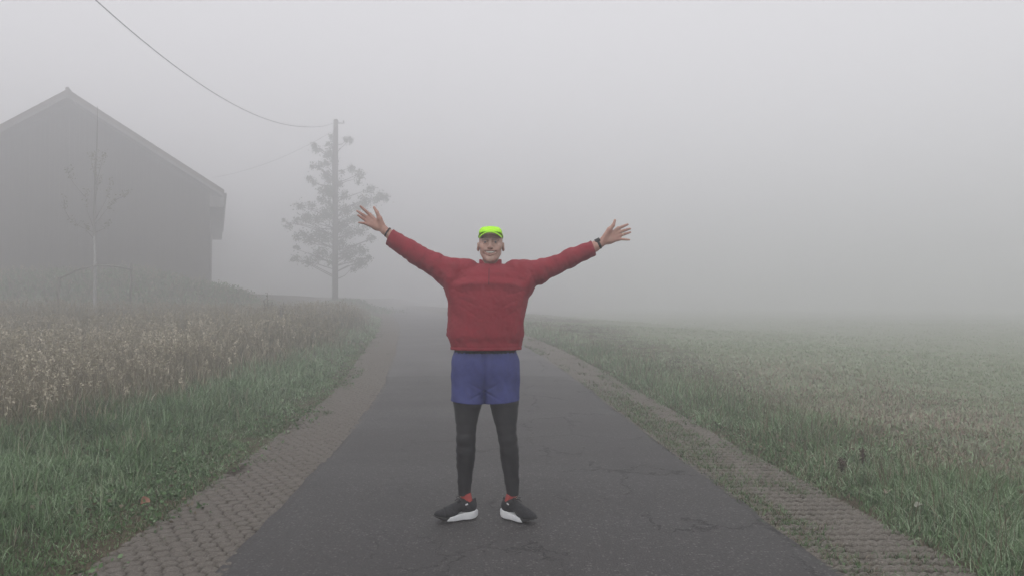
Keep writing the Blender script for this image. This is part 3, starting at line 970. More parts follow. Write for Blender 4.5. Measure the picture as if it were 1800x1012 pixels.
def shoe(heel, u, ank, mirror):
    ex = vec(u[0], u[1], 0); ez = vec(0, 0, 1); ey = np.cross(ez, ex)
    M = np.stack([ex, ey, ez], 1)
    back = lambda v: v @ M.T + heel + vec(0, 0, -ORG[2] + .019)
    up = Solid()
    up.u(Ell((.050, 0, .070), (.050, .037, .048)), .01)
    up.u(Cone((.050, 0, .070), (.064, 0, .096), .038, .032), .02)
    up.u(Cone((.088, 0, .088), (.185, 0, .048), .033, .035), .02)
    up.u(Ell((.200, 0, .041), (.074, .043, .030)), .02)
    up.u(Cone((.018, 0, .075), (.008, 0, .112), .014, .006), .015)       # heel tab
    up.sub(Cone((.058, 0, .104), (.050, 0, .17), .030, .036), .006)
    class Under:
        c = vec(.14, 0, .0); R = 9
        w1 = staticmethod(hermite([-.01, .0, .03, .10, .17, .21, .25, .285], [.042, .042, .040, .032, .022, .019, .023, .030]))
        def __call__(s, q): return q[:, 2] - s.w1(q[:, 0])
    up.sub(Under(), .002)
    up.w(lambda q: .0012 * vnoise(q * 90, 95) + .0015 * np.exp(-((q[:, 0] - .215) / .004) ** 2))
    v, f = up.surface(.0026)
    sh_o = obj('shoe', mesh_np('shoe', back(v), f), MAT_UPPER, person)
    v, f = Solid().u(sole_fn(-.1, .196), .004).surface(.0026)
    obj('midsole', mesh_np('midsole', back(v), f), MAT_SOLE, sh_o)
    v, f = Solid().u(sole_fn(.1965, .5, -.001, .003), .004).surface(.0026)
    obj('toe_sole', mesh_np('toe_sole', back(v), f), MAT_RUBBER, sh_o)
    lb = MB()
    for k in range(5):                                 # crossed laces and a bow
        t = k / 4
        x0, z0 = .105 + .060 * t, .117 - .037 * t
        lb.tube(back(np.array([(x0, -.020, z0 - .006), (x0 + .004, 0, z0 + .003), (x0 + .008, .020, z0 - .006)])), .0024, 6)
    for s in (-1, 1):
        lb.tube(back(np.array([(.100, 0, .121), (.108, s * .018, .132), (.120, s * .034, .126), (.118, s * .026, .116), (.104, s * .004, .119)])), .0022, 6)
        lb.tube(back(np.array([(.102, 0, .120), (.118, s * .012, .120), (.132, s * .030, .104)])), .0020, 6)
    obj('laces', lb.mesh('laces', True), MAT_DARK, sh_o)
    lg = MB()
    sd = 1 if mirror else -1
    lg.box((-.008, -.001, -.004), (.008, .001, .004), M=M @ np.array([[1, 0, .3], [0, 1, 0], [-.3, 0, 1]]), off=back(np.array([[.078, sd * .0375, .092]]))[0])
    obj('shoe_mark', lg.mesh('shoe_mark'), MAT_SOLE, sh_o)
    sk = Solid().u(Cone(ank + vec(0, 0, .03), back(np.array([[.056, 0, .085]]))[0], .0345, .0335), .01)
    sk.w(lambda q: .0015 * vnoise(q * vec(30, 30, 120), 96))
    v, f = sk.surface(.003)
    obj('sock', mesh_np('sock', v, f), MAT_SOCK, person)
shoe(HEEL_L, U_L, ANK_L, True)
shoe(HEEL_R, U_R, ANK_R, False)

# ---------------------------------------------------------------- wrist band, watch, ring
def ring(c, n_, r, w, t, seg=36, sy=0.85):
    n_ = n_ / np.linalg.norm(n_)
    e1 = np.cross(n_, vec(0, 1, 0)); e1 /= np.linalg.norm(e1); e2 = np.cross(n_, e1)
    a = np.linspace(0, 2 * np.pi, seg, endpoint=False)
    V = []
    for rr, ww in ((r, -w), (r + t, -w * .8), (r + t, w * .8), (r, w)):
        V.append(c + np.outer(np.cos(a), e1) * rr + np.outer(np.sin(a), e2) * rr * sy + n_ * ww)
    I = np.arange(4 * seg).reshape(4, seg)
    Q = np.vstack([np.stack([I[k], np.roll(I[k], -1), np.roll(I[(k + 1) % 4], -1), I[(k + 1) % 4]], -1) for k in range(4)])
    return np.concatenate(V), Q
MAT_STRAP = simple('dark_strap', (0.018, 0.018, 0.020), (0.028, 0.028, 0.030), 60, 0.6)
axL = WR_L - p(690, 414, -.01); axR = WR_R - p(1043, 434, -.01)
v, f = ring(p(681.2, 408.4, -.01), axL, .0292, .0052, .003, sy=1.0)
obj('wristband', mesh_np('wristband', v, f), MAT_STRAP, person)
v, f = ring(p(1052.6, 429.2, -.01), axR, .0282, .0085, .0035, sy=1.0)
watch = obj('watch', mesh_np('watch', v, f), MAT_STRAP, person)
ar = axR / np.linalg.norm(axR); up_ = np.cross(vec(0, -1, 0), ar); up_ *= np.sign(up_[2])
wc = p(1052.8, 429.2, -.01) + up_ * .0245 + vec(0, -.016, 0)
fm = MB(); fm.box((-.016, -.006, -.012), (.016, .006, .012), M=np.stack([ar, (vec(0, -1, 0) * .6 + up_ * .8), np.cross(ar, vec(0, -1, 0) * .6 + up_ * .8)], 1), off=wc)
obj('watch_case', fm.mesh('watch_case'), MAT_RUBBER, watch)
MAT_GOLD = NT('wedding_ring_metal'); MAT_GOLD.b.inputs['Metallic'].default_value = 1.0
MAT_GOLD = MAT_GOLD.finish((0.75, 0.68, 0.55), 0.3)
kk, tt = p(1092.4, 413.2, -.012), p(1108.3, 408.5, -.034)
v, f = ring(kk + (tt - kk) * .24, tt - kk, .0098, .0022, .0014, 20, 1.0)
obj('finger_ring', mesh_np('finger_ring', v, f), MAT_GOLD, person)

# ------------------------------------------------------------------ grass and weeds
def blade_mesh(name, base, h, w, az, bend, tone, attrs=None, seg=3, twist=None):
    """one curved, tapering leaf per row; az is the way it leans"""
    N = len(base)
    h, w, az, bend, tone = [np.broadcast_to(np.asarray(a, float), (N,)) for a in (h, w, az, bend, tone)]
    tw = az + np.pi / 2 + (rng.uniform(-1.2, 1.2, N) if twist is None else twist)
    ts = np.linspace(0, 1, seg + 1)
    vs_, q = [], []
    d = np.stack([np.cos(az), np.sin(az)], -1); s = np.stack([np.cos(tw), np.sin(tw)], -1)
    for t in ts:
        c = base.copy()
        c[:, :2] += d * (h * bend * t ** 1.8)[:, None]
        c[:, 2] += h * t * np.sqrt(np.clip(1 - (0.72 * np.clip(bend, 0, 1.25) * t) ** 2, .12, 1))
        ww = w * (0.75 + .25 * min(1, t * 4)) * (1 - t ** 2.2) / 2
        if t < 1:
            o = np.zeros((N, 3)); o[:, :2] = s * ww[:, None]
            vs_ += [c - o, c + o]
        else:
            vs_.append(c)
    k = 2 * seg + 1
    V = np.stack(vs_, 1).reshape(-1, 3)
    b0 = np.arange(N)[:, None] * k
    quads = np.concatenate([b0 + np.array([2 * i, 2 * i + 1, 2 * i + 3, 2 * i + 2]) for i in range(seg - 1)]) if seg > 1 else None
    tris = b0 + np.array([2 * seg - 2, 2 * seg - 1, 2 * seg])
    at = {'tone': np.repeat(tone, k)}
    for kk, a in (attrs or {}).items(): at[kk] = np.repeat(np.broadcast_to(a, (N,)), k)
    return V, quads, tris, at

def join_parts(name, parts):
    V, Q, T, A, n = [], [], [], {}, 0
    keys = set().union(*[set(p_[3]) for p_ in parts])
    for v, q, t, a in parts:
        V.append(v)
        if q is not None and len(q): Q.append(q + n)
        if t is not None and len(t): T.append(t + n)
        for k in keys: A.setdefault(k, []).append(a.get(k, np.zeros(len(v))))
        n += len(v)
    return mesh_np(name, np.concatenate(V), np.concatenate(Q) if Q else None, np.concatenate(T) if T else None, True, {k: np.concatenate(a) for k, a in A.items()})

def scatter(side, l0, l1, bins, tuft=0.6, tr=0.06):
    """points beside the road: side -1 left, 1 right; l is the distance from the asphalt edge; bins (y0, y1, per square metre)"""
    out = []
    for y0, y1, dens in bins:
        n = int((l1 - l0) * (y1 - y0) * dens)
        nt = int(n * tuft / 9)
        cl_, cy_ = rng.uniform(l0, l1, nt), rng.uniform(y0, y1, nt)
        k = rng.integers(0, max(nt, 1), int(n * tuft))
        r = np.abs(rng.normal(0, tr, len(k))); a = rng.uniform(0, 2 * np.pi, len(k))
        L1, Y1, A1 = cl_[k] + r * np.cos(a), cy_[k] + r * np.sin(a), a + rng.normal(0, .5, len(k))
        m_ = n - len(k)
        L = np.concatenate([L1, rng.uniform(l0, l1, m_)]); Yv = np.concatenate([Y1, rng.uniform(y0, y1, m_)])
        A = np.concatenate([A1, rng.uniform(0, 2 * np.pi, m_)])
        Xv = road_c(Yv) + side * (HALF + L)
        ok = (np.abs(Xv) < .70 * Yv + 1.3)
        out.append(np.stack([L[ok], Xv[ok], Yv[ok], A[ok] if side > 0 else np.pi - A[ok]], -1))
    return np.concatenate(out)

def leaf_mesh(C_, size, tone, attrs=None, flat=0.5, elong=1.8):
    """folded four-cornered leaves at points C_"""
    N = len(C_)
    size = np.broadcast_to(np.asarray(size, float), (N,))
    a = rng.uniform(0, 2 * np.pi, N); el = rng.normal(0, flat, N)
    d = np.stack([np.cos(a) * np.cos(el), np.sin(a) * np.cos(el), np.sin(el)], -1)
    rnd = rng.normal(size=(N, 3)); rnd[:, 2] *= .6
    s = np.cross(d, rnd); s /= np.linalg.norm(s, axis=1, keepdims=True) + 1e-9
    n_ = np.cross(d, s)
    L, W = size[:, None] * .5, size[:, None] * .5 / elong
    V = np.stack([C_ - d * L, C_ + s * W + n_ * W * .35, C_ + d * L, C_ - s * W + n_ * W * .35], 1).reshape(-1, 3)
    b = np.arange(N)[:, None] * 4
    T = np.concatenate([b + np.array([0, 1, 2]), b + np.array([0, 2, 3])])
    at = {'tone': np.repeat(np.broadcast_to(tone, (N,)), 4)}
    for kk, aa in (attrs or {}).items(): at[kk] = np.repeat(np.broadcast_to(aa, (N,)), 4)
    return V, None, T, at

def plant_mat(name, fresh, dry, rough=0.55, spec=0.35):
    m = NT(name)
    t = m.attr('tone')
    a = m.ramp(t, list(zip(np.linspace(0, 1, len(fresh)), fresh)))
    b = m.ramp(t, list(zip(np.linspace(0, 1, len(dry)), dry)))
    patch = m.noise(1.3, 3)
    d = m.math('ADD', m.attr('dry'), m.step(patch, .42, .70, -.10, .22))
    return m.finish(m.mix(m.step(d, .35, .65), a, b), rough, spec=spec)

GREEN = [(0.024, 0.062, 0.014), (0.060, 0.134, 0.038), (0.124, 0.216, 0.090), (0.31, 0.40, 0.26)]
DRY = [(0.075, 0.055, 0.034), (0.125, 0.098, 0.062), (0.18, 0.145, 0.10), (0.26, 0.215, 0.155)]
RED = [(0.105, 0.070, 0.052), (0.17, 0.118, 0.090), (0.24, 0.18, 0.14), (0.33, 0.275, 0.225)]
MAT_GRASS = plant_mat('green_grass_blades', GREEN, DRY)
MAT_TALL = plant_mat('tall_dry_grass_stalks', [(0.070, 0.074, 0.038), (0.12, 0.115, 0.068), (0.18, 0.16, 0.105), (0.24, 0.215, 0.145)],
                     [(0.122, 0.102, 0.066), (0.205, 0.178, 0.120), (0.32, 0.285, 0.205), (0.64, 0.58, 0.47)], .8, .15)
MAT_FIELD = plant_mat('short_field_grass', [(0.095, 0.150, 0.063), (0.160, 0.220, 0.112), (0.225, 0.285, 0.172), (0.31, 0.365, 0.255)], RED, .6, .3)

LB = hermite([3, 8, 11.5, 15, 20, 40], [3.1, 2.45, 2.05, 1.55, 1.25, 1.15])     # where the tall dry grass begins
# --- left verge: lush, wet, knee high at most
NEAR = [(2.6, 6, 5200), (6, 9, 3400), (9, 13, 1800), (13, 19, 750), (19, 27, 330), (27, 42, 150)]
s = scatter(-1, .36, 3.9, NEAR, .65, .05)
L, Xv, Yv, A = s.T
edge = .54 + .11 * n2(Xv, Yv, 1.4, 101) + .07 * n2(Xv, Yv, 4.5, 102)
keep = (L > edge) & (rng.random(len(L)) < smoothstep(-.02, .30, L - edge) * .9 + .10) & (rng.random(len(L)) < 1 - smoothstep(.1, .9, L - LB(Yv) - .35 * n2(Xv, Yv, .8, 151)))
L, Xv, Yv, A, edge = [q[keep] for q in (L, Xv, Yv, A, edge)]
hump = .5 + .5 * n2(Xv, Yv, 1.15, 103)
hump = np.clip(hump + .35 * n2(Xv, Yv, 3.1, 105), 0, 1)
h = (.032 + .125 * smoothstep(.05, .95, L - edge)) * (.35 + .95 * hump) * rng.uniform(.55, 1.25, len(L)) + .06 * smoothstep(-1.0, .3, L - LB(Yv))
base = np.stack([Xv, Yv, bed(Xv, Yv) - .005], -1)
tone = np.clip(rng.beta(1.3, 1.9, len(L)) + .28 * n2(Xv, Yv, .9, 104) + .20 * n2(Xv, Yv, 3.5, 106) + .06 + .012 * (Yv - 6), 0, 1)
dry = np.where(rng.random(len(L)) < .05 + .20 * smoothstep(-.6, .5, L - LB(Yv)) + .30 * (1 - smoothstep(0, .22, L - edge)), .9, .05)
parts = [blade_mesh('b', base, h, (.0026 + .00060 * Yv) * rng.uniform(.6, 1.4, len(L)), A, np.clip(rng.normal(.80, .40, len(L)), .05, 1.5), tone, {'dry': dry})]
# thin flowering stems standing out of it
i = rng.choice(len(L), len(L) // 40)
i = i[L[i] > .5 + edge[i]]
parts.append(blade_mesh('b', base[i], h[i] * 1.3 + .10, .0028 + .0004 * Yv[i], A[i], rng.uniform(.1, .4, len(i)), np.clip(tone[i] + .35, 0, 1), {'dry': .45}))
tag(obj('verge_grass', join_parts('verge_grass', parts), MAT_GRASS), 'lush wet green grass on the left verge between the paving stones and the tall dry grass', 'grass', kind='stuff')

# --- clover, moss and broad low leaves on both verges
def low_leaves(side, l0, l1, bins, fn, zoff=.03):
    s_ = scatter(side, l0, l1, bins, .85, .07)
    L_, X_, Y_, A_ = s_.T
    k_ = rng.random(len(L_)) < fn(L_, X_, Y_)
    L_, X_, Y_ = L_[k_], X_[k_], Y_[k_]
    z = np.maximum(bed(X_, Y_), road_z(Y_) - .01) + np.abs(rng.normal(0, zoff, len(L_)))
    return L_, np.stack([X_, Y_, z], -1)
parts = []
La, Pa = low_leaves(-1, .45, 1.9, [(2.6, 6, 700), (6, 10, 450), (10, 16, 160)], lambda l, x, y: smoothstep(-.15, .25, n2(x, y, 1.6, 111)) * .9, .06)
parts.append(leaf_mesh(Pa, rng.uniform(.012, .034, len(La)) + .0008 * Pa[:, 1], np.clip(rng.normal(.35, .2, len(La)), 0, 1), {'dry': np.where(rng.random(len(La)) < .12, .9, 0)}, .5, 1.5))
La, Pa = low_leaves(1, .50, 2.0, [(2.6, 6, 500), (6, 10, 330), (10, 16, 120)], lambda l, x, y: smoothstep(-.1, .3, n2(x, y, 1.3, 112)) * .9, .06)
parts.append(leaf_mesh(Pa, rng.uniform(.012, .034, len(La)) + .0008 * Pa[:, 1], np.clip(rng.normal(.45, .22, len(La)), 0, 1), {'dry': np.where(rng.random(len(La)) < .25, .9, 0)}, .5, 1.6))
tag(obj('verge_weeds', join_parts('verge_weeds', parts), MAT_GRASS), 'broad leaved weeds and clover low in both verges', 'weeds', kind='stuff')

# --- moss and short tufts creeping over the paving
parts = []
for side, l0, l1, fn in ((-1, .40, .75, lambda l, x, y: smoothstep(-.05, .45, n2(x, y, 2.2, 121) + 1.6 * (l - .60))),
                         (1, -.04, .18, lambda l, x, y: smoothstep(-.35, .25, n2(x, y, 1.1, 122) - 3 * np.abs(l - .03)) * .9),
                         (1, -.02, .46, lambda l, x, y: np.clip(np.exp(-((y - 9.0) / 2.4) ** 4) * smoothstep(.50, .30, l + .12 * n2(x, y, 1.5, 125)) * 1.4, 0, 1)),
                         (1, .10, .60, lambda l, x, y: smoothstep(.25, .6, n2(x, y, 3.3, 126)) * .45),
                         (1, .38, .85, lambda l, x, y: smoothstep(-.1, .45, n2(x, y, 1.9, 123) + 1.5 * (l - .52)))):
    s_ = scatter(side, l0, l1, [(2.8, 6, 5200), (6, 9, 3600), (9, 14, 2200), (14, 24, 600)], .7, .03)
    L, Xv, Yv, A = s_.T
    k_ = rng.random(len(L)) < fn(L, Xv, Yv)
    L, Xv, Yv, A = L[k_], Xv[k_], Yv[k_], A[k_]
    base = np.stack([Xv, Yv, np.where(L < .66, road_z(Yv) - .016, bed(Xv, Yv))], -1)
    parts.append(blade_mesh('b', base, rng.uniform(.014, .050, len(L)) + .0022 * Yv * (L < .5), .0035 + .0006 * Yv, A, rng.uniform(.3, 1.2, len(L)), np.clip(rng.normal(.35, .22, len(L)), 0, 1), {'dry': np.where(rng.random(len(L)) < .40, .9, .1)}, 2))
tag(obj('moss_tufts', join_parts('moss_tufts', parts), MAT_GRASS), 'mossy short tufts growing over the edges of the paving', 'moss', kind='stuff')

# --- right verge
s = scatter(1, .42, 2.3, [(2.6, 6, 5200), (6, 9, 3200), (9, 13, 1600), (13, 19, 650), (19, 27, 300), (27, 45, 140)], .7, .055)
L, Xv, Yv, A = s.T
edge = .56 + .10 * n2(Xv, Yv, 1.3, 131) + .06 * n2(Xv, Yv, 4, 132)
keep = (L > edge) & (rng.random(len(L)) < smoothstep(-.02, .25, L - edge) * .9 + .10) & (rng.random(len(L)) < 1 - smoothstep(1.3, 2.3, L))
L, Xv, Yv, A, edge = [q[keep] for q in (L, Xv, Yv, A, edge)]
hump = np.clip(.5 + .5 * n2(Xv, Yv, 1.25, 133) + .35 * n2(Xv, Yv, 3.2, 136), 0, 1)
near_lush = 1 - smoothstep(4.6, 6.2, Yv)
h = (.04 + .12 * smoothstep(.03, .4, L - edge) * (1 - .45 * smoothstep(1.2, 2.2, L))) * (.5 + .9 * hump) * rng.uniform(.5, 1.3, len(L)) * (1 + .15 * near_lush)
base = np.stack([Xv, Yv, bed(Xv, Yv) - .005], -1)
tone = np.clip(rng.beta(1.4, 1.8, len(L)) + .28 * n2(Xv, Yv, 1.1, 134) + .16 * n2(Xv, Yv, 3.6, 135) + .08 + .010 * (Yv - 6) + .14 * near_lush, 0, 1)
dry = np.where(rng.random(len(L)) < .18 + .25 * smoothstep(1.0, 2.0, L) * (1 - near_lush) - .1 * near_lush, .9, .1)
parts = [blade_mesh('b', base, h, (.0024 + .00058 * Yv) * rng.uniform(.6, 1.4, len(L)), A, np.clip(rng.normal(.70, .38, len(L)), .02, 1.4), tone, {'dry': dry})]
i = rng.choice(len(L), len(L) // 45); i = i[L[i] > .15 + edge[i]]
parts.append(blade_mesh('b', base[i], h[i] * 1.4 + .10, .0026 + .0004 * Yv[i], A[i], rng.uniform(.1, .4, len(i)), rng.uniform(.1, .6, len(i)), {'dry': .9}))
tag(obj('verge_grass', join_parts('verge_grass', parts), MAT_GRASS), 'green and yellowing grass along the right verge beside the grid pavers', 'grass', kind='stuff')

# --- the field on the right: short, dewy, with a brown-red patch of dead weeds near the road
s = scatter(1, 1.5, 9.5, [(3.6, 7, 1900), (7, 11, 1300), (11, 16, 650), (16, 24, 300), (24, 36, 130), (36, 60, 46)], .75, .05)
s2 = scatter(1, 9.5, 46, [(12, 20, 150), (20, 32, 70), (32, 60, 24)], .75, .10)
s = np.concatenate([s, s2])
L, Xv, Yv, A = s.T
pt = .5 + .5 * n2(Xv, Yv, .45, 141)
reddish = np.exp(-(((L - 3.0 - .15 * (Yv - 7)) / 2.0) ** 2)) * smoothstep(4.6, 6.5, Yv) * (1 - smoothstep(11, 18, Yv))
dry = np.where(rng.random(len(L)) < .08 + .62 * np.clip(reddish * (.35 + .9 * pt), 0, 1), .95, .05)
pf = .5 + .5 * n2(Xv, Yv, 1.7, 142)
h = rng.uniform(.018, .055, len(L)) * (.4 + .7 * pt + .5 * pf) + .06 * reddish * rng.random(len(L)) + .0006 * Yv
base = np.stack([Xv, Yv, bed(Xv, Yv) - .004], -1)
tone = np.clip(rng.beta(2.6, 2.8, len(L)) + (.55 * (pt - .5)) + .40 * (pf - .5) + .18 + .01 * (Yv - 8), 0, 1)
parts = [blade_mesh('b', base, h, (.0042 + .0007 * Yv) * rng.uniform(.6, 1.4, len(L)), A, np.clip(rng.normal(1.0, .45, len(L)), .1, 1.8), tone, {'dry': dry}, 2)]
s = scatter(1, 1.6, 6.5, [(4.0, 8, 260), (8, 14, 120)], .8, .12)
L, Xv, Yv, A = s.T
P_ = np.stack([Xv, Yv, bed(Xv, Yv) + np.abs(rng.normal(.03, .025, len(L)))], -1)
parts.append(leaf_mesh(P_, rng.uniform(.012, .032, len(L)), np.clip(rng.normal(.50, .15, len(L)), 0, 1), {'dry': np.where(rng.random(len(L)) < .35, .95, .05)}, .45, 1.7))
tag(obj('field_grass', join_parts('field_grass', parts), MAT_FIELD), 'short dewy grass of the open field on the right with a reddish patch of dead weeds', 'grass', kind='stuff')

# --- tall dry grass on the left
def tall(l0, l1, bins_under, bins_stem):
    parts = []
    s_ = scatter(-1, l0, l1, bins_under, .6, .09)
    L, Xv, Yv, A = s_.T
    ramp_in = smoothstep(-.35, .75, L - LB(Yv) - .35 * n2(Xv, Yv, .8, 151))
    k_ = rng.random(len(L)) < ramp_in
    L, Xv, Yv, A, ramp_in = [q[k_] for q in (L, Xv, Yv, A, ramp_in)]
    base = np.stack([Xv, Yv, bed(Xv, Yv)], -1)
    pt = .5 + .5 * n2(Xv, Yv, .4, 152)
    parts.append(blade_mesh('b', base, rng.uniform(.18, .46, len(L)) * (.55 + .45 * ramp_in), (.0050 + .0007 * Yv) * rng.uniform(.7, 1.3, len(L)), A,
                            np.clip(rng.normal(.45, .3, len(L)), .02, 1.2), np.clip(rng.beta(2, 2.5, len(L)) + .3 * (pt - .5), 0, 1), {'dry': np.where(rng.random(len(L)) < (.40 + .5 * pt) * (1 - .6 * smoothstep(13, 21, Yv)), .9, .1)}))
    s_ = scatter(-1, l0, l1, bins_stem, .5, .10)
    L, Xv, Yv, A = s_.T
    ramp_in = smoothstep(-.15, .95, L - LB(Yv) - .35 * n2(Xv, Yv, .8, 151))
    k_ = rng.random(len(L)) < ramp_in
    L, Xv, Yv, A, ramp_in = [q[k_] for q in (L, Xv, Yv, A, ramp_in)]
    base = np.stack([Xv, Yv, bed(Xv, Yv)], -1)
    pt = .5 + .5 * n2(Xv, Yv, .5, 153)
    h = rng.uniform(.36, .74, len(L)) * (.55 + .45 * ramp_in) * (.75 + .5 * pt)
    bend = rng.uniform(.03, .35, len(L))
    pale = np.clip(rng.beta(1.6, 3.0, len(L)) + .25 * (pt - .4), 0, 1)
    back = smoothstep(13, 21, Yv)
    pale = pale * (1 - .45 * back)
    parts.append(blade_mesh('b', base, h, (.0032 + .00050 * Yv), A, bend, pale * .8, {'dry': np.where(rng.random(len(L)) < .65 * back, .05, .95)}))
    # nodding seed heads
    nh = 7
    has = rng.random(len(L)) < .62
    hb, hh, ha, hbend, hp = base[has], h[has], A[has], bend[has], pale[has]
    t = rng.uniform(.80, 1.04, (len(hb), nh))
    c = np.repeat(hb[:, None], nh, 1)
    off = hh[:, None] * hbend[:, None] * t ** 1.8
    c[..., 0] += np.cos(ha)[:, None] * off; c[..., 1] += np.sin(ha)[:, None] * off
    c[..., 2] += hh[:, None] * t * np.sqrt(np.clip(1 - (.72 * hbend[:, None] * t) ** 2, .2, 1)) - .05 * np.clip(t - .95, 0, 1)
    c += rng.normal(0, .010, c.shape)
    sz = np.repeat((.018 + .0012 * hb[:, 1]) * rng.uniform(.7, 1.5, len(hb)), nh)
    parts.append(leaf_mesh(c.reshape(-1, 3), sz, np.repeat(np.clip(hp * .9 + .34, 0, 1), nh), {'dry': .95}, .9, 2.4))
    return parts
parts = tall(.9, 9.0, [(4, 8, 800), (8, 13, 520), (13, 20, 240), (20, 32, 110), (32, 48, 45)], [(4, 8, 420), (8, 13, 300), (13, 20, 150), (20, 32, 62), (32, 48, 22)])
parts += tall(9.0, 23, [(10, 16, 300), (16, 24, 150), (24, 36, 70)], [(10, 16, 170), (16, 24, 85), (24, 36, 32)])
tag(obj('tall_grass', join_parts('tall_grass', parts), MAT_TALL), 'tall dry brown grass with pale seed heads filling the left side below the barn', 'tall grass', kind='stuff')

# --- rank growth on the bank before the barn and on the mound at the pole
n = 16000
Xv = rng.uniform(-31, -10.5, n); Yv = 35 + .10 * (Xv + 21) + rng.normal(0, 2.5, n)
k_ = rng.random(n) < smoothstep(-10.7, -12.5, Xv) + .03
Xv, Yv = Xv[k_], Yv[k_]
n3_ = 4200
Xm = -11.2 + rng.normal(0, 1.3, n3_); Ym = 52 + rng.normal(0, 1.4, n3_) - .5
Xv, Yv = np.concatenate([Xv, Xm]), np.concatenate([Yv, Ym])
lump = .5 + .5 * n2(Xv, Yv, .8, 161)
base = np.stack([Xv, Yv, bed(Xv, Yv)], -1)
h = rng.uniform(.2, .6, len(Xv)) * (.5 + lump) * np.where(Yv > 44, .75, 1)
tone = np.clip(rng.beta(2, 3, len(Xv)), 0, 1)
parts = [blade_mesh('b', base, h, rng.uniform(.04, .08, len(Xv)), rng.uniform(0, 6.28, len(Xv)), rng.uniform(.1, .9, len(Xv)), tone, {'dry': np.where(rng.random(len(Xv)) < .25, .9, .05)})]
c = base + np.stack([rng.normal(0, .1, len(Xv)), rng.normal(0, .1, len(Xv)), h * rng.uniform(.4, 1.0, len(Xv))], -1)
parts.append(leaf_mesh(c, rng.uniform(.08, .18, len(Xv)), tone, {'dry': np.where(rng.random(len(Xv)) < .15, .9, .05)}, .6, 1.6))
tag(obj('bank_growth', join_parts('bank_growth', parts), MAT_GRASS), 'rank weeds and brambles on the bank before the barn and round the foot of the pole', 'undergrowth', kind='stuff')

# ------------------------------------------------------------------ barn
MAT_BOARD = NT('weathered_barn_boards')
m = MAT_BOARD
vco = m.mapping((9.0, 9.0, 0.35))
c = m.ramp(m.noise(1.0, 5, .65, vco), [(0.3, (0.030, 0.024, 0.020)), (0.55, (0.058, 0.048, 0.041)), (0.75, (0.085, 0.074, 0.064))])
MAT_BOARD = m.finish(c, 0.85, m.noise(2.0, 4, .6, vco), 0.5, 0.02, 0.2)
MAT_TILE = NT('roof_tiles')
m = MAT_TILE
wv = m.n('ShaderNodeTexWave', wave_type='BANDS', bands_direction='Y')
wv.inputs['Scale'].default_value = 1.6; wv.inputs['Distortion'].default_value = 0.6
m.link(m.co, wv.inputs['Vector'])
c = m.ramp(m.noise(3, 5), [(0.3, (0.060, 0.045, 0.038)), (0.7, (0.115, 0.085, 0.070))])
MAT_TILE = m.finish(c, 0.85, wv.outputs['Fac'], 0.6, 0.04, 0.2)
MAT_TRIM = simple('grey_verge_boards', (0.10, 0.095, 0.09), (0.16, 0.15, 0.145), 3, .8)

K_B = 40 / 30                                          # the barn stands 40 m off
barn = empty('barn', (-17.0 * K_B, 40.0, 0), BARN_A)          # local x along the gable, y into the barn; origin under the front edge of the ridge
tag(barn, 'dark boarded barn with a wide gable and overhanging tiled roof, faint in the fog', 'barn')
PITCH = {-1: .70, 1: .633}
WALLX, EAVEX, LEN, RIDGE, FRONT = 5.08 * K_B, 5.66 * K_B, 24.0, CAM_H + (9.51 - CAM_H) * K_B, 1.25
Z0 = .3
yw = FRONT
wall = MB()
wz = lambda x: RIDGE - .44 - abs(x) * PITCH[-1 if x < 0 else 1]
wall.prism([(-WALLX, Z0), (WALLX, Z0), (WALLX, wz(WALLX)), (0, wz(0)), (-WALLX, wz(-WALLX))], yw, LEN - 1)
wall_o = obj('wall', wall.mesh('wall'), MAT_BOARD, barn)
bd = MB()
x = -WALLX
k = 0
while x < WALLX - .01:                                 # upright boards, not quite equal, each standing a little differently
    wd = .20 + .05 * rng.random()
    x1 = min(x + wd, WALLX)
    t_ = .020 + .014 * rng.random() + .012 * (k % 2)
    bd.prism([(x + .004, Z0), (x1 - .004, Z0), (x1 - .004, wz(x1 if abs(x1) > abs(x) else x) - .01), (x + .004, wz(x1 if abs(x1) > abs(x) else x) - .01)], yw - t_, yw - .003)
    x = x1; k += 1
y = yw
while y < LEN - 1.01:
    wd = .20 + .05 * rng.random()
    y1 = min(y + wd, LEN - 1)
    t_ = .020 + .014 * rng.random()
    bd.box((WALLX + .003, y + .004, Z0), (WALLX + t_, y1 - .004, wz(WALLX) - .02))
    y = y1
obj('wall_boards', bd.mesh('wall_boards'), MAT_BOARD, wall_o)
roof_o = None
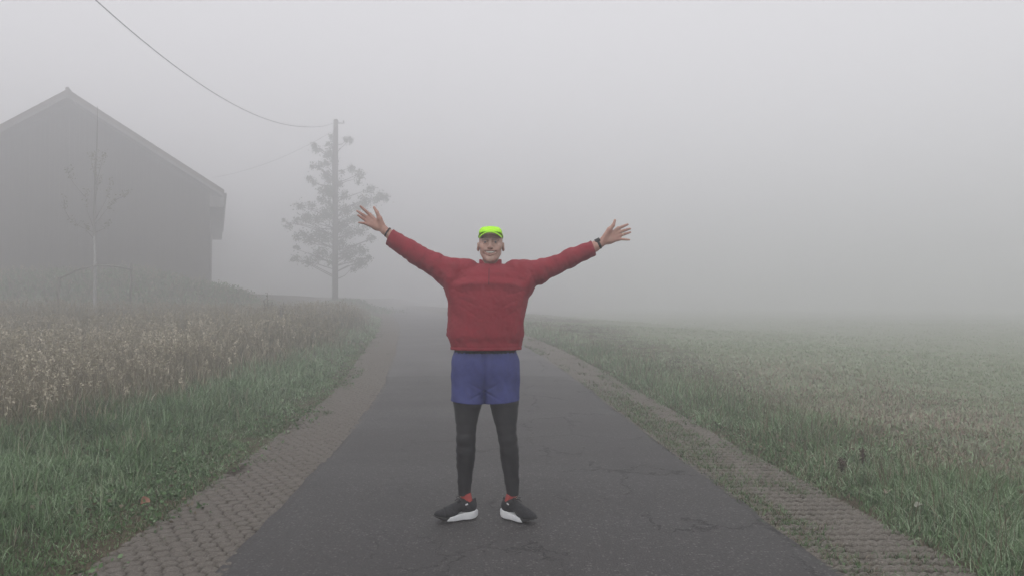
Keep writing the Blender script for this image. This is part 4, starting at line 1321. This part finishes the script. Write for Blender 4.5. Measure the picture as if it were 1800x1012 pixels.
for s in (-1, 1):
    r = MB()
    th = .20
    SL = PITCH[s]
    poly = [(0, RIDGE), (s * EAVEX, RIDGE - EAVEX * SL), (s * EAVEX, RIDGE - EAVEX * SL - th), (0, RIDGE - th * 1.19)]
    r.prism(poly if s > 0 else poly[::-1], 0, LEN)
    ro = obj('roof_slope', r.mesh('roof_slope'), MAT_TILE, barn)
    tm = MB()
    f0, f1 = RIDGE - .0, RIDGE - EAVEX * SL            # verge board, eave board with gutter, soffit
    poly = [(s * .01, f0 - .245), (s * (EAVEX - .02), f1 - .205), (s * (EAVEX - .02), f1 - .38), (s * .01, f0 - .42)]
    tm.prism(poly if s > 0 else poly[::-1], .02, .07)
    tm.box((min(s * EAVEX, s * (EAVEX - .05)), .03, f1 - .96), (max(s * EAVEX, s * (EAVEX - .05)), LEN - .03, f1 - .205))
    tm.box((min(s * (EAVEX - .06), s * (WALLX + .05)), .05, f1 - .94), (max(s * (EAVEX - .06), s * (WALLX + .05)), LEN - .05, f1 - .90))
    tm.box((min(s * (EAVEX - .06), s * (WALLX + .05)), .04, f1 - .90), (max(s * (EAVEX - .06), s * (WALLX + .05)), .09, f1 - .40))
    obj('verge_board', tm.mesh('verge_board'), MAT_TRIM, ro)
    gut = MB(); gut.tube([(s * (EAVEX + .06), .02, f1 - .22), (s * (EAVEX + .06), LEN - .02, f1 - .24)], .07, 10)
    obj('gutter', gut.mesh('gutter', True), MAT_TRIM, ro)
rd = MB(); rd.tube([(0, -.02, RIDGE + .01), (0, LEN, RIDGE + .01)], .10, 10)
obj('ridge_cap', rd.mesh('ridge_cap', True), MAT_TILE, barn)

# ------------------------------------------------------------------ pole and cables
MAT_POLE = NT('grey_pole_wood')
m = MAT_POLE
MAT_POLE = m.finish(m.ramp(m.noise(1.0, 4, .6, m.mapping((20, 20, 1.2))), [(0.3, (0.055, 0.047, 0.040)), (0.7, (0.115, 0.10, 0.088))]), .85, m.noise(1.0, 3, .6, m.mapping((40, 40, 2))), .4, .01, .2)
MAT_IRON = simple('dull_iron', (0.05, 0.05, 0.05), (0.09, 0.085, 0.08), 20, .6)
MAT_GLAZE = simple('brown_glazed_insulator', (0.06, 0.03, 0.02), (0.09, 0.05, 0.035), 20, .2)
PY = 52.0
PT = P(589, 209, PY)
pole_b = vec(PT[0], PY, float(land(PT[0], PY)))
pole = empty('utility_pole', pole_b)
tag(pole, 'wooden utility pole with short bracket on the weedy mound in front of the tree', 'utility pole')
ph = PT[2] - pole_b[2]
b = MB(); b.tube([(0, 0, -.3), (0, 0, ph * .5), (0, 0, ph - .03), (0, 0, ph)], [.20, .18, .155, .13], 14)
obj('post', b.mesh('post', True), MAT_POLE, pole)
b = MB(); b.box((.05, -.12, ph - .30), (.60, -.06, ph - .24)); b.box((.05, -.14, ph - .34), (.14, -.04, ph - .20))
br_ = obj('bracket', b.mesh('bracket'), MAT_IRON, pole)
for xx in (.54,):
    b = MB(); b.tube([(xx, -.09, ph - .24), (xx, -.09, ph - .19), (xx, -.09, ph - .16), (xx, -.09, ph - .11), (xx, -.09, ph - .09)], [.02, .045, .03, .045, .02], 10)
    obj('insulator', b.mesh('insulator', True), MAT_GLAZE, pole)
MAT_CABLE = simple('dark_cable_sheath', (0.022, 0.022, 0.024), (0.035, 0.035, 0.037), 20, .6)
# the line comes in along the road from a pole behind the photographer
KC = PY / 40
yo = np.linspace(4, 39.84, 90)
zc = 7.66 + .0090 * (yo - 22) ** 2
zc = CAM_H + (zc - CAM_H) * KC
yy = yo * KC
z_end = PT[2] - .30
zc += (z_end - zc[-1]) * smoothstep(33 * KC, 39.84 * KC, yy)
xx = np.interp(yy, [yy[0], yy[-1]], [-8.98 * KC, PT[0] - .12])
b = MB(); b.tube(np.stack([xx, yy, zc], -1), .017, 8)
tag(obj('power_cable', b.mesh('power_cable', True), MAT_CABLE), 'dark overhead cable sagging from the top of the picture to the head of the pole', 'cable')
# thinner line running from the pole down past the barn's eave
A_, B_ = PT + vec(-.15, 0, -.75), P(372, 312, 53.0)
tt = np.linspace(0, 1, 40)
pts = A_ + (B_ - A_) * tt[:, None]
pts[:, 2] -= .45 * 4 * tt * (1 - tt)
cA, sA = math.cos(BARN_A), math.sin(BARN_A)
b = MB(); b.tube(pts, .009, 6)
tag(obj('service_cable', b.mesh('service_cable', True), MAT_CABLE), 'thin cable dropping from the pole down behind the roof of the barn', 'cable')

# ------------------------------------------------------------------ trees
MAT_BARK = NT('grey_brown_bark')
m = MAT_BARK
MAT_BARK = m.finish(m.ramp(m.noise(1.0, 5, .6, m.mapping((14, 14, 3))), [(0.3, (0.045, 0.038, 0.032)), (0.7, (0.10, 0.088, 0.075))]), .9, m.noise(1, 4, .6, m.mapping((25, 25, 6))), .7, .02, .15)
MAT_LEAF = plant_mat('green_tree_leaves', [(0.030, 0.052, 0.022), (0.045, 0.075, 0.032), (0.065, 0.098, 0.045), (0.085, 0.115, 0.060)], [(0.10, 0.085, 0.03), (0.14, 0.11, 0.04), (0.17, 0.13, 0.055), (0.2, 0.16, 0.08)])
TY = 53.0
tb = vec(P(588, 500, TY)[0], TY, 0); tb[2] = float(land(tb[0], TY))
tree = empty('deciduous_tree', tb)
tag(tree, 'young broad leaved tree with gappy tiered crown growing behind the pole', 'tree')
clumps = [(585, 240, 6), (582, 254, 8), (581, 268, 8), (586, 280, 7), (612, 243, 7), (607, 252, 3), (556, 259, 8), (552, 256, 5), (571, 269, 7), (558, 293, 8), (550, 290, 5), (573, 292, 9), (571, 307, 9), (580, 318, 8),
          (616, 294, 6), (631, 305, 8), (627, 314, 5), (547, 316, 7), (552, 323, 6), (560, 331, 6), (652, 331, 8), (669, 344, 10), (674, 350, 7), (643, 354, 10), (660, 356, 9), (632, 358, 8), (625, 368, 8),
          (528, 363, 9), (545, 365, 10), (519, 384, 8), (538, 380, 8), (507, 391, 6), (499, 389, 4), (537, 390, 10), (556, 386, 9), (565, 350, 7), (560, 352, 5), (522, 418, 9), (517, 437, 6), (545, 421, 13), (532, 412, 9), (558, 412, 11), (537, 459, 9), (522, 457, 7), (515, 454, 4), (556, 456, 10),
          (650, 421, 8), (655, 418, 5), (639, 459, 9), (650, 452, 7), (628, 466, 9), (618, 472, 6), (620, 440, 12), (606, 446, 10), (608, 458, 8), (575, 345, 10), (600, 346, 10), (580, 365, 11), (606, 370, 12), (575, 385, 13), (602, 392, 13), (622, 390, 11), (588, 405, 13), (612, 412, 13), (632, 408, 10),
          (570, 420, 13), (596, 428, 12), (566, 440, 11), (585, 448, 10), (640, 436, 8), (634, 382, 10), (645, 376, 9), (580, 462, 7), (576, 330, 8), (600, 325, 7), (640, 398, 7), (598, 305, 5)]
tr_top = P(586, 238, TY) - tb
lean = lambda z: vec(.10 * math.sin(z * .5), .05 * math.sin(z * .8), 0)
zz = np.linspace(-.2, tr_top[2], 14)
b = MB(); b.tube([lean(z) + vec((tr_top[0]) * max(z, 0) / tr_top[2], 0, z) for z in zz], np.interp(zz, [-.2, .3, 4, tr_top[2]], [.24, .19, .12, .02]), 12)
obj('trunk', b.mesh('trunk', True), MAT_BARK, tree)
br_b = MB()
Lp, Ls = [], []
for i_, (cx, cy_, r) in enumerate(clumps):
    side = abs(cx - 590) / 60
    dy = rng.normal(0, 1.3) * max(.25, 1 - side * .8)
    c = P(cx, cy_, TY + dy) - tb
    c[1] = dy
    zb = max(1.6, c[2] - .20 - .28 * math.hypot(c[0], c[1]) * rng.uniform(.5, 1.5))
    st = lean(zb) + vec(tr_top[0] * zb / tr_top[2], 0, zb)
    mid = st * .45 + c * .55 + vec(0, 0, rng.normal(0, .12))
    br_b.tube([st, mid, c], [.04, .026, .010], 5)
    R_ = r * TY / F_PX * rng.uniform(.8, 1.25)
    c = c + rng.normal(size=3) * vec(.10, .1, .10)
    nn = int(30 + 1050 * R_ * R_)
    g = rng.normal(size=(nn, 3)) * vec(.52, .55, .46) * R_
    Lp.append(c + g)
    for _ in range(3):
        e = c + rng.normal(size=3) * vec(.7, .7, .5) * R_
        br_b.tube([c, (c + e) / 2, e], [.008, .006, .004], 4)
obj('limbs', br_b.mesh('limbs', True), MAT_BARK, tree)
for _ in range(12):                                    # the far and near sides of the crown
    z = rng.uniform(3.6, 9.6); rr = (1 - (z - 2.6) / 8.6) * 2.7 * rng.uniform(.4, 1)
    a_ = rng.choice([-1, 1]) * math.pi / 2 + rng.normal(0, .35)
    c = vec(rr * .5 * math.cos(a_), rr * math.sin(a_), z)
    Lp.append(c + rng.normal(size=(40, 3)) * vec(.22, .32, .18))
Lp = np.concatenate(Lp)
v, q_, t_, at = leaf_mesh(Lp, rng.uniform(.08, .17, len(Lp)), rng.beta(2, 2, len(Lp)), {'dry': np.where(rng.random(len(Lp)) < .06, .9, 0)}, .6, 1.4)
obj('crown', mesh_np('crown', v, None, t_, False, at), MAT_LEAF, tree)

# ------------------------------------------------------------------ sapling with its support
SY = 26.0
sb = P(164.5, 545, SY); sb[2] = float(land(sb[0], SY))
sap = empty('sapling', sb)
tag(sap, 'slender sapling with a white painted trunk and sparse upright twigs before the barn', 'tree')
top = P(167, 186, SY) - sb
m = NT('lime_washed_bark')
oz = m.sep()
MAT_SAPB = m.finish(m.mix(m.step(oz[2], P(165, 417, SY)[2] - sb[2], P(165, 413, SY)[2] - sb[2]), m.ramp(m.noise(8, 4), [(.3, (.22, .22, .215)), (.7, (.36, .36, .35))]), (.13, .12, .11)), .85)
b = MB()
zz = np.linspace(-.1, top[2], 22)
b.tube([vec(.03 * math.sin(z * 1.3) + top[0] * max(z, 0) / top[2], .02 * math.sin(z), z) for z in zz], np.interp(zz, [0, 2, top[2]], [.060, .048, .008]), 10)
obj('trunk', b.mesh('trunk', True), MAT_SAPB, sap)
b = MB(); Lp = []
twigs = [(163, 400, 150, 372, 147, 330), (164, 396, 183, 372, 200, 352), (200, 352, 212, 345, 218, 338), (163, 408, 140, 398, 122, 386), (163, 392, 176, 352, 180, 312), (164, 380, 158, 340, 156, 300), (147, 345, 132, 322, 127, 300),
         (165, 362, 172, 320, 171, 285), (164, 410, 178, 402, 186, 392), (122, 386, 115, 370, 116, 352), (164, 420, 150, 406, 146, 396), (165, 340, 162, 300, 163, 268), (165, 330, 178, 290, 186, 270), (165, 310, 150, 280, 143, 262)]
for x0, y0, x1, y1, x2, y2 in twigs:
    dy = rng.normal(0, .35)
    q0, q1, q2 = [P(a_, c_, SY) - sb for a_, c_ in ((x0, y0), (x1, y1), (x2, y2))]
    q1[1] = dy * .5; q2[1] = dy
    b.tube([q0, q1, q2], [.011, .008, .004], 6)
    for t in np.linspace(.25, 1.0, 9):
        c = q1 + (q2 - q1) * t
        Lp.append(c + rng.normal(size=(3, 3)) * .05)
        if rng.random() < .4:
            e = c + vec(rng.normal(0, .08), rng.normal(0, .08), .14)
            b.tube([c, e], [.005, .003], 4); Lp.append(e + rng.normal(size=(2, 3)) * .03)
MAT_TWIG = simple('pale_grey_twig_bark', (0.11, 0.10, 0.09), (0.16, 0.15, 0.135), 20, .85)
obj('limbs', b.mesh('limbs', True), MAT_TWIG, sap)
Lp = np.concatenate(Lp)
MAT_SAPLEAF = simple('fading_sapling_leaf', (0.10, 0.105, 0.06), (0.17, 0.155, 0.09), 3, .7)
v, q_, t_, at = leaf_mesh(Lp, rng.uniform(.05, .10, len(Lp)), rng.beta(2, 2, len(Lp)), {'dry': np.where(rng.random(len(Lp)) < .3, .9, 0)}, .8, 1.9)
obj('crown', mesh_np('crown', v, None, t_, False, at), MAT_SAPLEAF, sap)
sup = empty('tree_support', sb)
tag(sup, 'wooden stakes and cross rails holding the white trunked sapling upright', 'tree stakes')
MAT_STAKE = simple('grey_stake_wood', (0.11, 0.10, 0.09), (0.17, 0.155, 0.14), 12, .85)
S1, S2 = P(103, 487, SY - .5) - sb, P(230, 462, SY + .1) - sb
for sx_, rail in ((S1, (P(103, 490, SY - .5) - sb, P(163, 467, SY - .06) - sb)), (S2, (P(166, 466, SY - .06) - sb, P(232, 474, SY + .0) - sb))):
    b = MB(); b.tube([(sx_[0], sx_[1], -.25), (sx_[0], sx_[1], sx_[2] - .03), tuple(sx_)], [.036, .034, .025], 10)
    obj('stake', b.mesh('stake', True), MAT_STAKE, sup)
    b = MB(); b.tube([rail[0], (rail[0] + rail[1]) / 2 + vec(0, 0, .05), rail[1]], .026, 8)
    obj('rail', b.mesh('rail', True), MAT_STAKE, sup)

# ------------------------------------------------------------------ single weeds and fallen leaves
MAT_DOCK = simple('dark_seed_stalk', (0.040, 0.026, 0.018), (0.075, 0.048, 0.034), 30, .9)
def spike(name, px, py_top, Y, label, seed, arms=5, group=None, thick=1.0):
    r_ = np.random.default_rng(seed)
    t_ = P(px, py_top, Y)
    b0 = vec(t_[0], Y, float(bed(t_[0], Y)) - .02)
    H = t_[2] - b0[2]
    b = MB(); pts = []
    for a_ in range(arms):
        an = r_.uniform(0, 6.28); rr = r_.uniform(.03, .16) * H * (a_ > 0)
        s0 = vec(0, 0, H * r_.uniform(.0, .45) * (a_ > 0))
        e = vec(math.cos(an) * rr, math.sin(an) * rr * .7, H * (1 if a_ == 0 else r_.uniform(.6, .97)))
        mid = (s0 + e) / 2 + vec(math.cos(an) * rr * .3, 0, 0)
        b.tube([s0, mid, e], [.006 * thick, .005 * thick, .003 * thick], 6)
        for k in range(26):
            u_ = r_.uniform(.45, 1)
            c = (mid + (e - mid) * (u_ - .5) * 2) if u_ > .5 else s0 + (mid - s0) * u_ * 2
            pts.append(c + r_.normal(size=3) * .012 * thick)
    o = empty(name, b0)
    tag(o, label, 'plant', group)
    obj('stem', b.mesh('stem', True), MAT_DOCK, o)
    v, q_, tr_, at = leaf_mesh(np.array(pts), r_.uniform(.010, .022, len(pts)) * thick, .4, None, .8, 1.5)
    obj('seed_head', mesh_np('seed_head', v, None, tr_, False), MAT_DOCK, o)['kind'] = 'stuff'
spike('dock_plant', 470, 514, 24.5, 'taller of two dark dock spikes above the dry grass, nearer the barn', 5, 6, thick=2.4)
spike('dock_plant', 499, 530, 23.5, 'shorter of two dark dock spikes above the dry grass, nearer the road', 6, 6, thick=2.4)
spike('dry_weed', 1514, 783, 6.3, 'thin dark dead weed slanting up among the grass on the right verge', 7, 4)
spike('dry_weed', 1478, 800, 6.2, 'bushy dark dead weed left of the slanting one on the right verge', 8, 8)
spike('dry_weed', 1605, 922, 4.75, 'cluster of bare dark stalks in the bright green grass by the grid pavers', 9, 9)
spike('dry_weed', 1683, 926, 4.7, 'spindly dark stalks in the bright green grass right of the larger cluster', 10, 5)

def dead_leaf(px, py, label, col1, col2, size, seed, lift, tilt):
    r_ = np.random.default_rng(seed)
    Y_ = 5.0
    for _ in range(12):
        q = P(px, py, Y_); Y_ += (q[2] - (float(bed(q[0], Y_)) + lift)) * 2.0 * 1.0
        Y_ = float(np.clip(Y_, 3.5, 40))
    c0 = P(px, py, Y_)
    na, nr = 22, 5
    a = np.linspace(0, 2 * np.pi, na, endpoint=False)
    rad = size * (.80 + .10 * np.cos(a * 3 + seed) + .16 * np.cos(a))
    V = [(0, 0, .01)]
    for k in range(1, nr + 1):
        t = k / nr
        V += [(rad[i] * t * math.cos(a[i]), rad[i] * t * .5 * math.sin(a[i]), .25 * size * t * t * (math.sin(a[i] * 2 + seed) * .8 + .5)) for i in range(na)]
    tris = [(0, 1 + i, 1 + (i + 1) % na) for i in range(na)]
    quads = [(1 + (k - 1) * na + i, 1 + k * na + i, 1 + k * na + (i + 1) % na, 1 + (k - 1) * na + (i + 1) % na) for k in range(1, nr) for i in range(na)]
    V = np.array(V); tl = math.radians(tilt)
    V = np.stack([V[:, 0], V[:, 1] * math.cos(tl) - V[:, 2] * math.sin(tl) * .3, V[:, 1] * math.sin(tl) + V[:, 2]], -1)
    o = obj('dead_leaf', mesh_np('dead_leaf', V, quads, tris), simple('dead_leaf_tissue', col1, col2, 30, .8), loc=c0)
    o.rotation_euler = (0, 0, r_.uniform(-1, 1))
    tag(o, label, 'leaf')
dead_leaf(257, 880, 'curled brown dead leaf lying on the left verge grass', (.16, .075, .05), (.24, .12, .08), .072, 3, .10, 40)
dead_leaf(1556, 861, 'pale beige dead leaf lying flat among the weeds of the right verge', (.24, .195, .145), (.36, .30, .24), .066, 4, .09, 8)
dead_leaf(1612, 886, 'pale greyish dead leaf at the top of the bright grass on the right verge', (.24, .245, .20), (.33, .33, .28), .055, 5, .12, 8)

# ------------------------------------------------------------------ the fog
hz = MB(); hz.box((-225, -30, -1.4), (225, 285, 15.0))
m = bpy.data.materials.new('fog')
m.use_nodes = True
m.node_tree.nodes.clear()
mo = m.node_tree.nodes.new('ShaderNodeOutputMaterial')
pv = m.node_tree.nodes.new('ShaderNodeVolumePrincipled')
pv.inputs['Color'].default_value = (0.965, 0.97, 0.98, 1)
pv.inputs['Density'].default_value = 0.0285
pv.inputs['Anisotropy'].default_value = 0.68
m.node_tree.links.new(pv.outputs[0], mo.inputs['Volume'])
tag(obj('haze', hz.mesh('haze'), m), 'even pale morning fog', 'fog', kind='stuff')
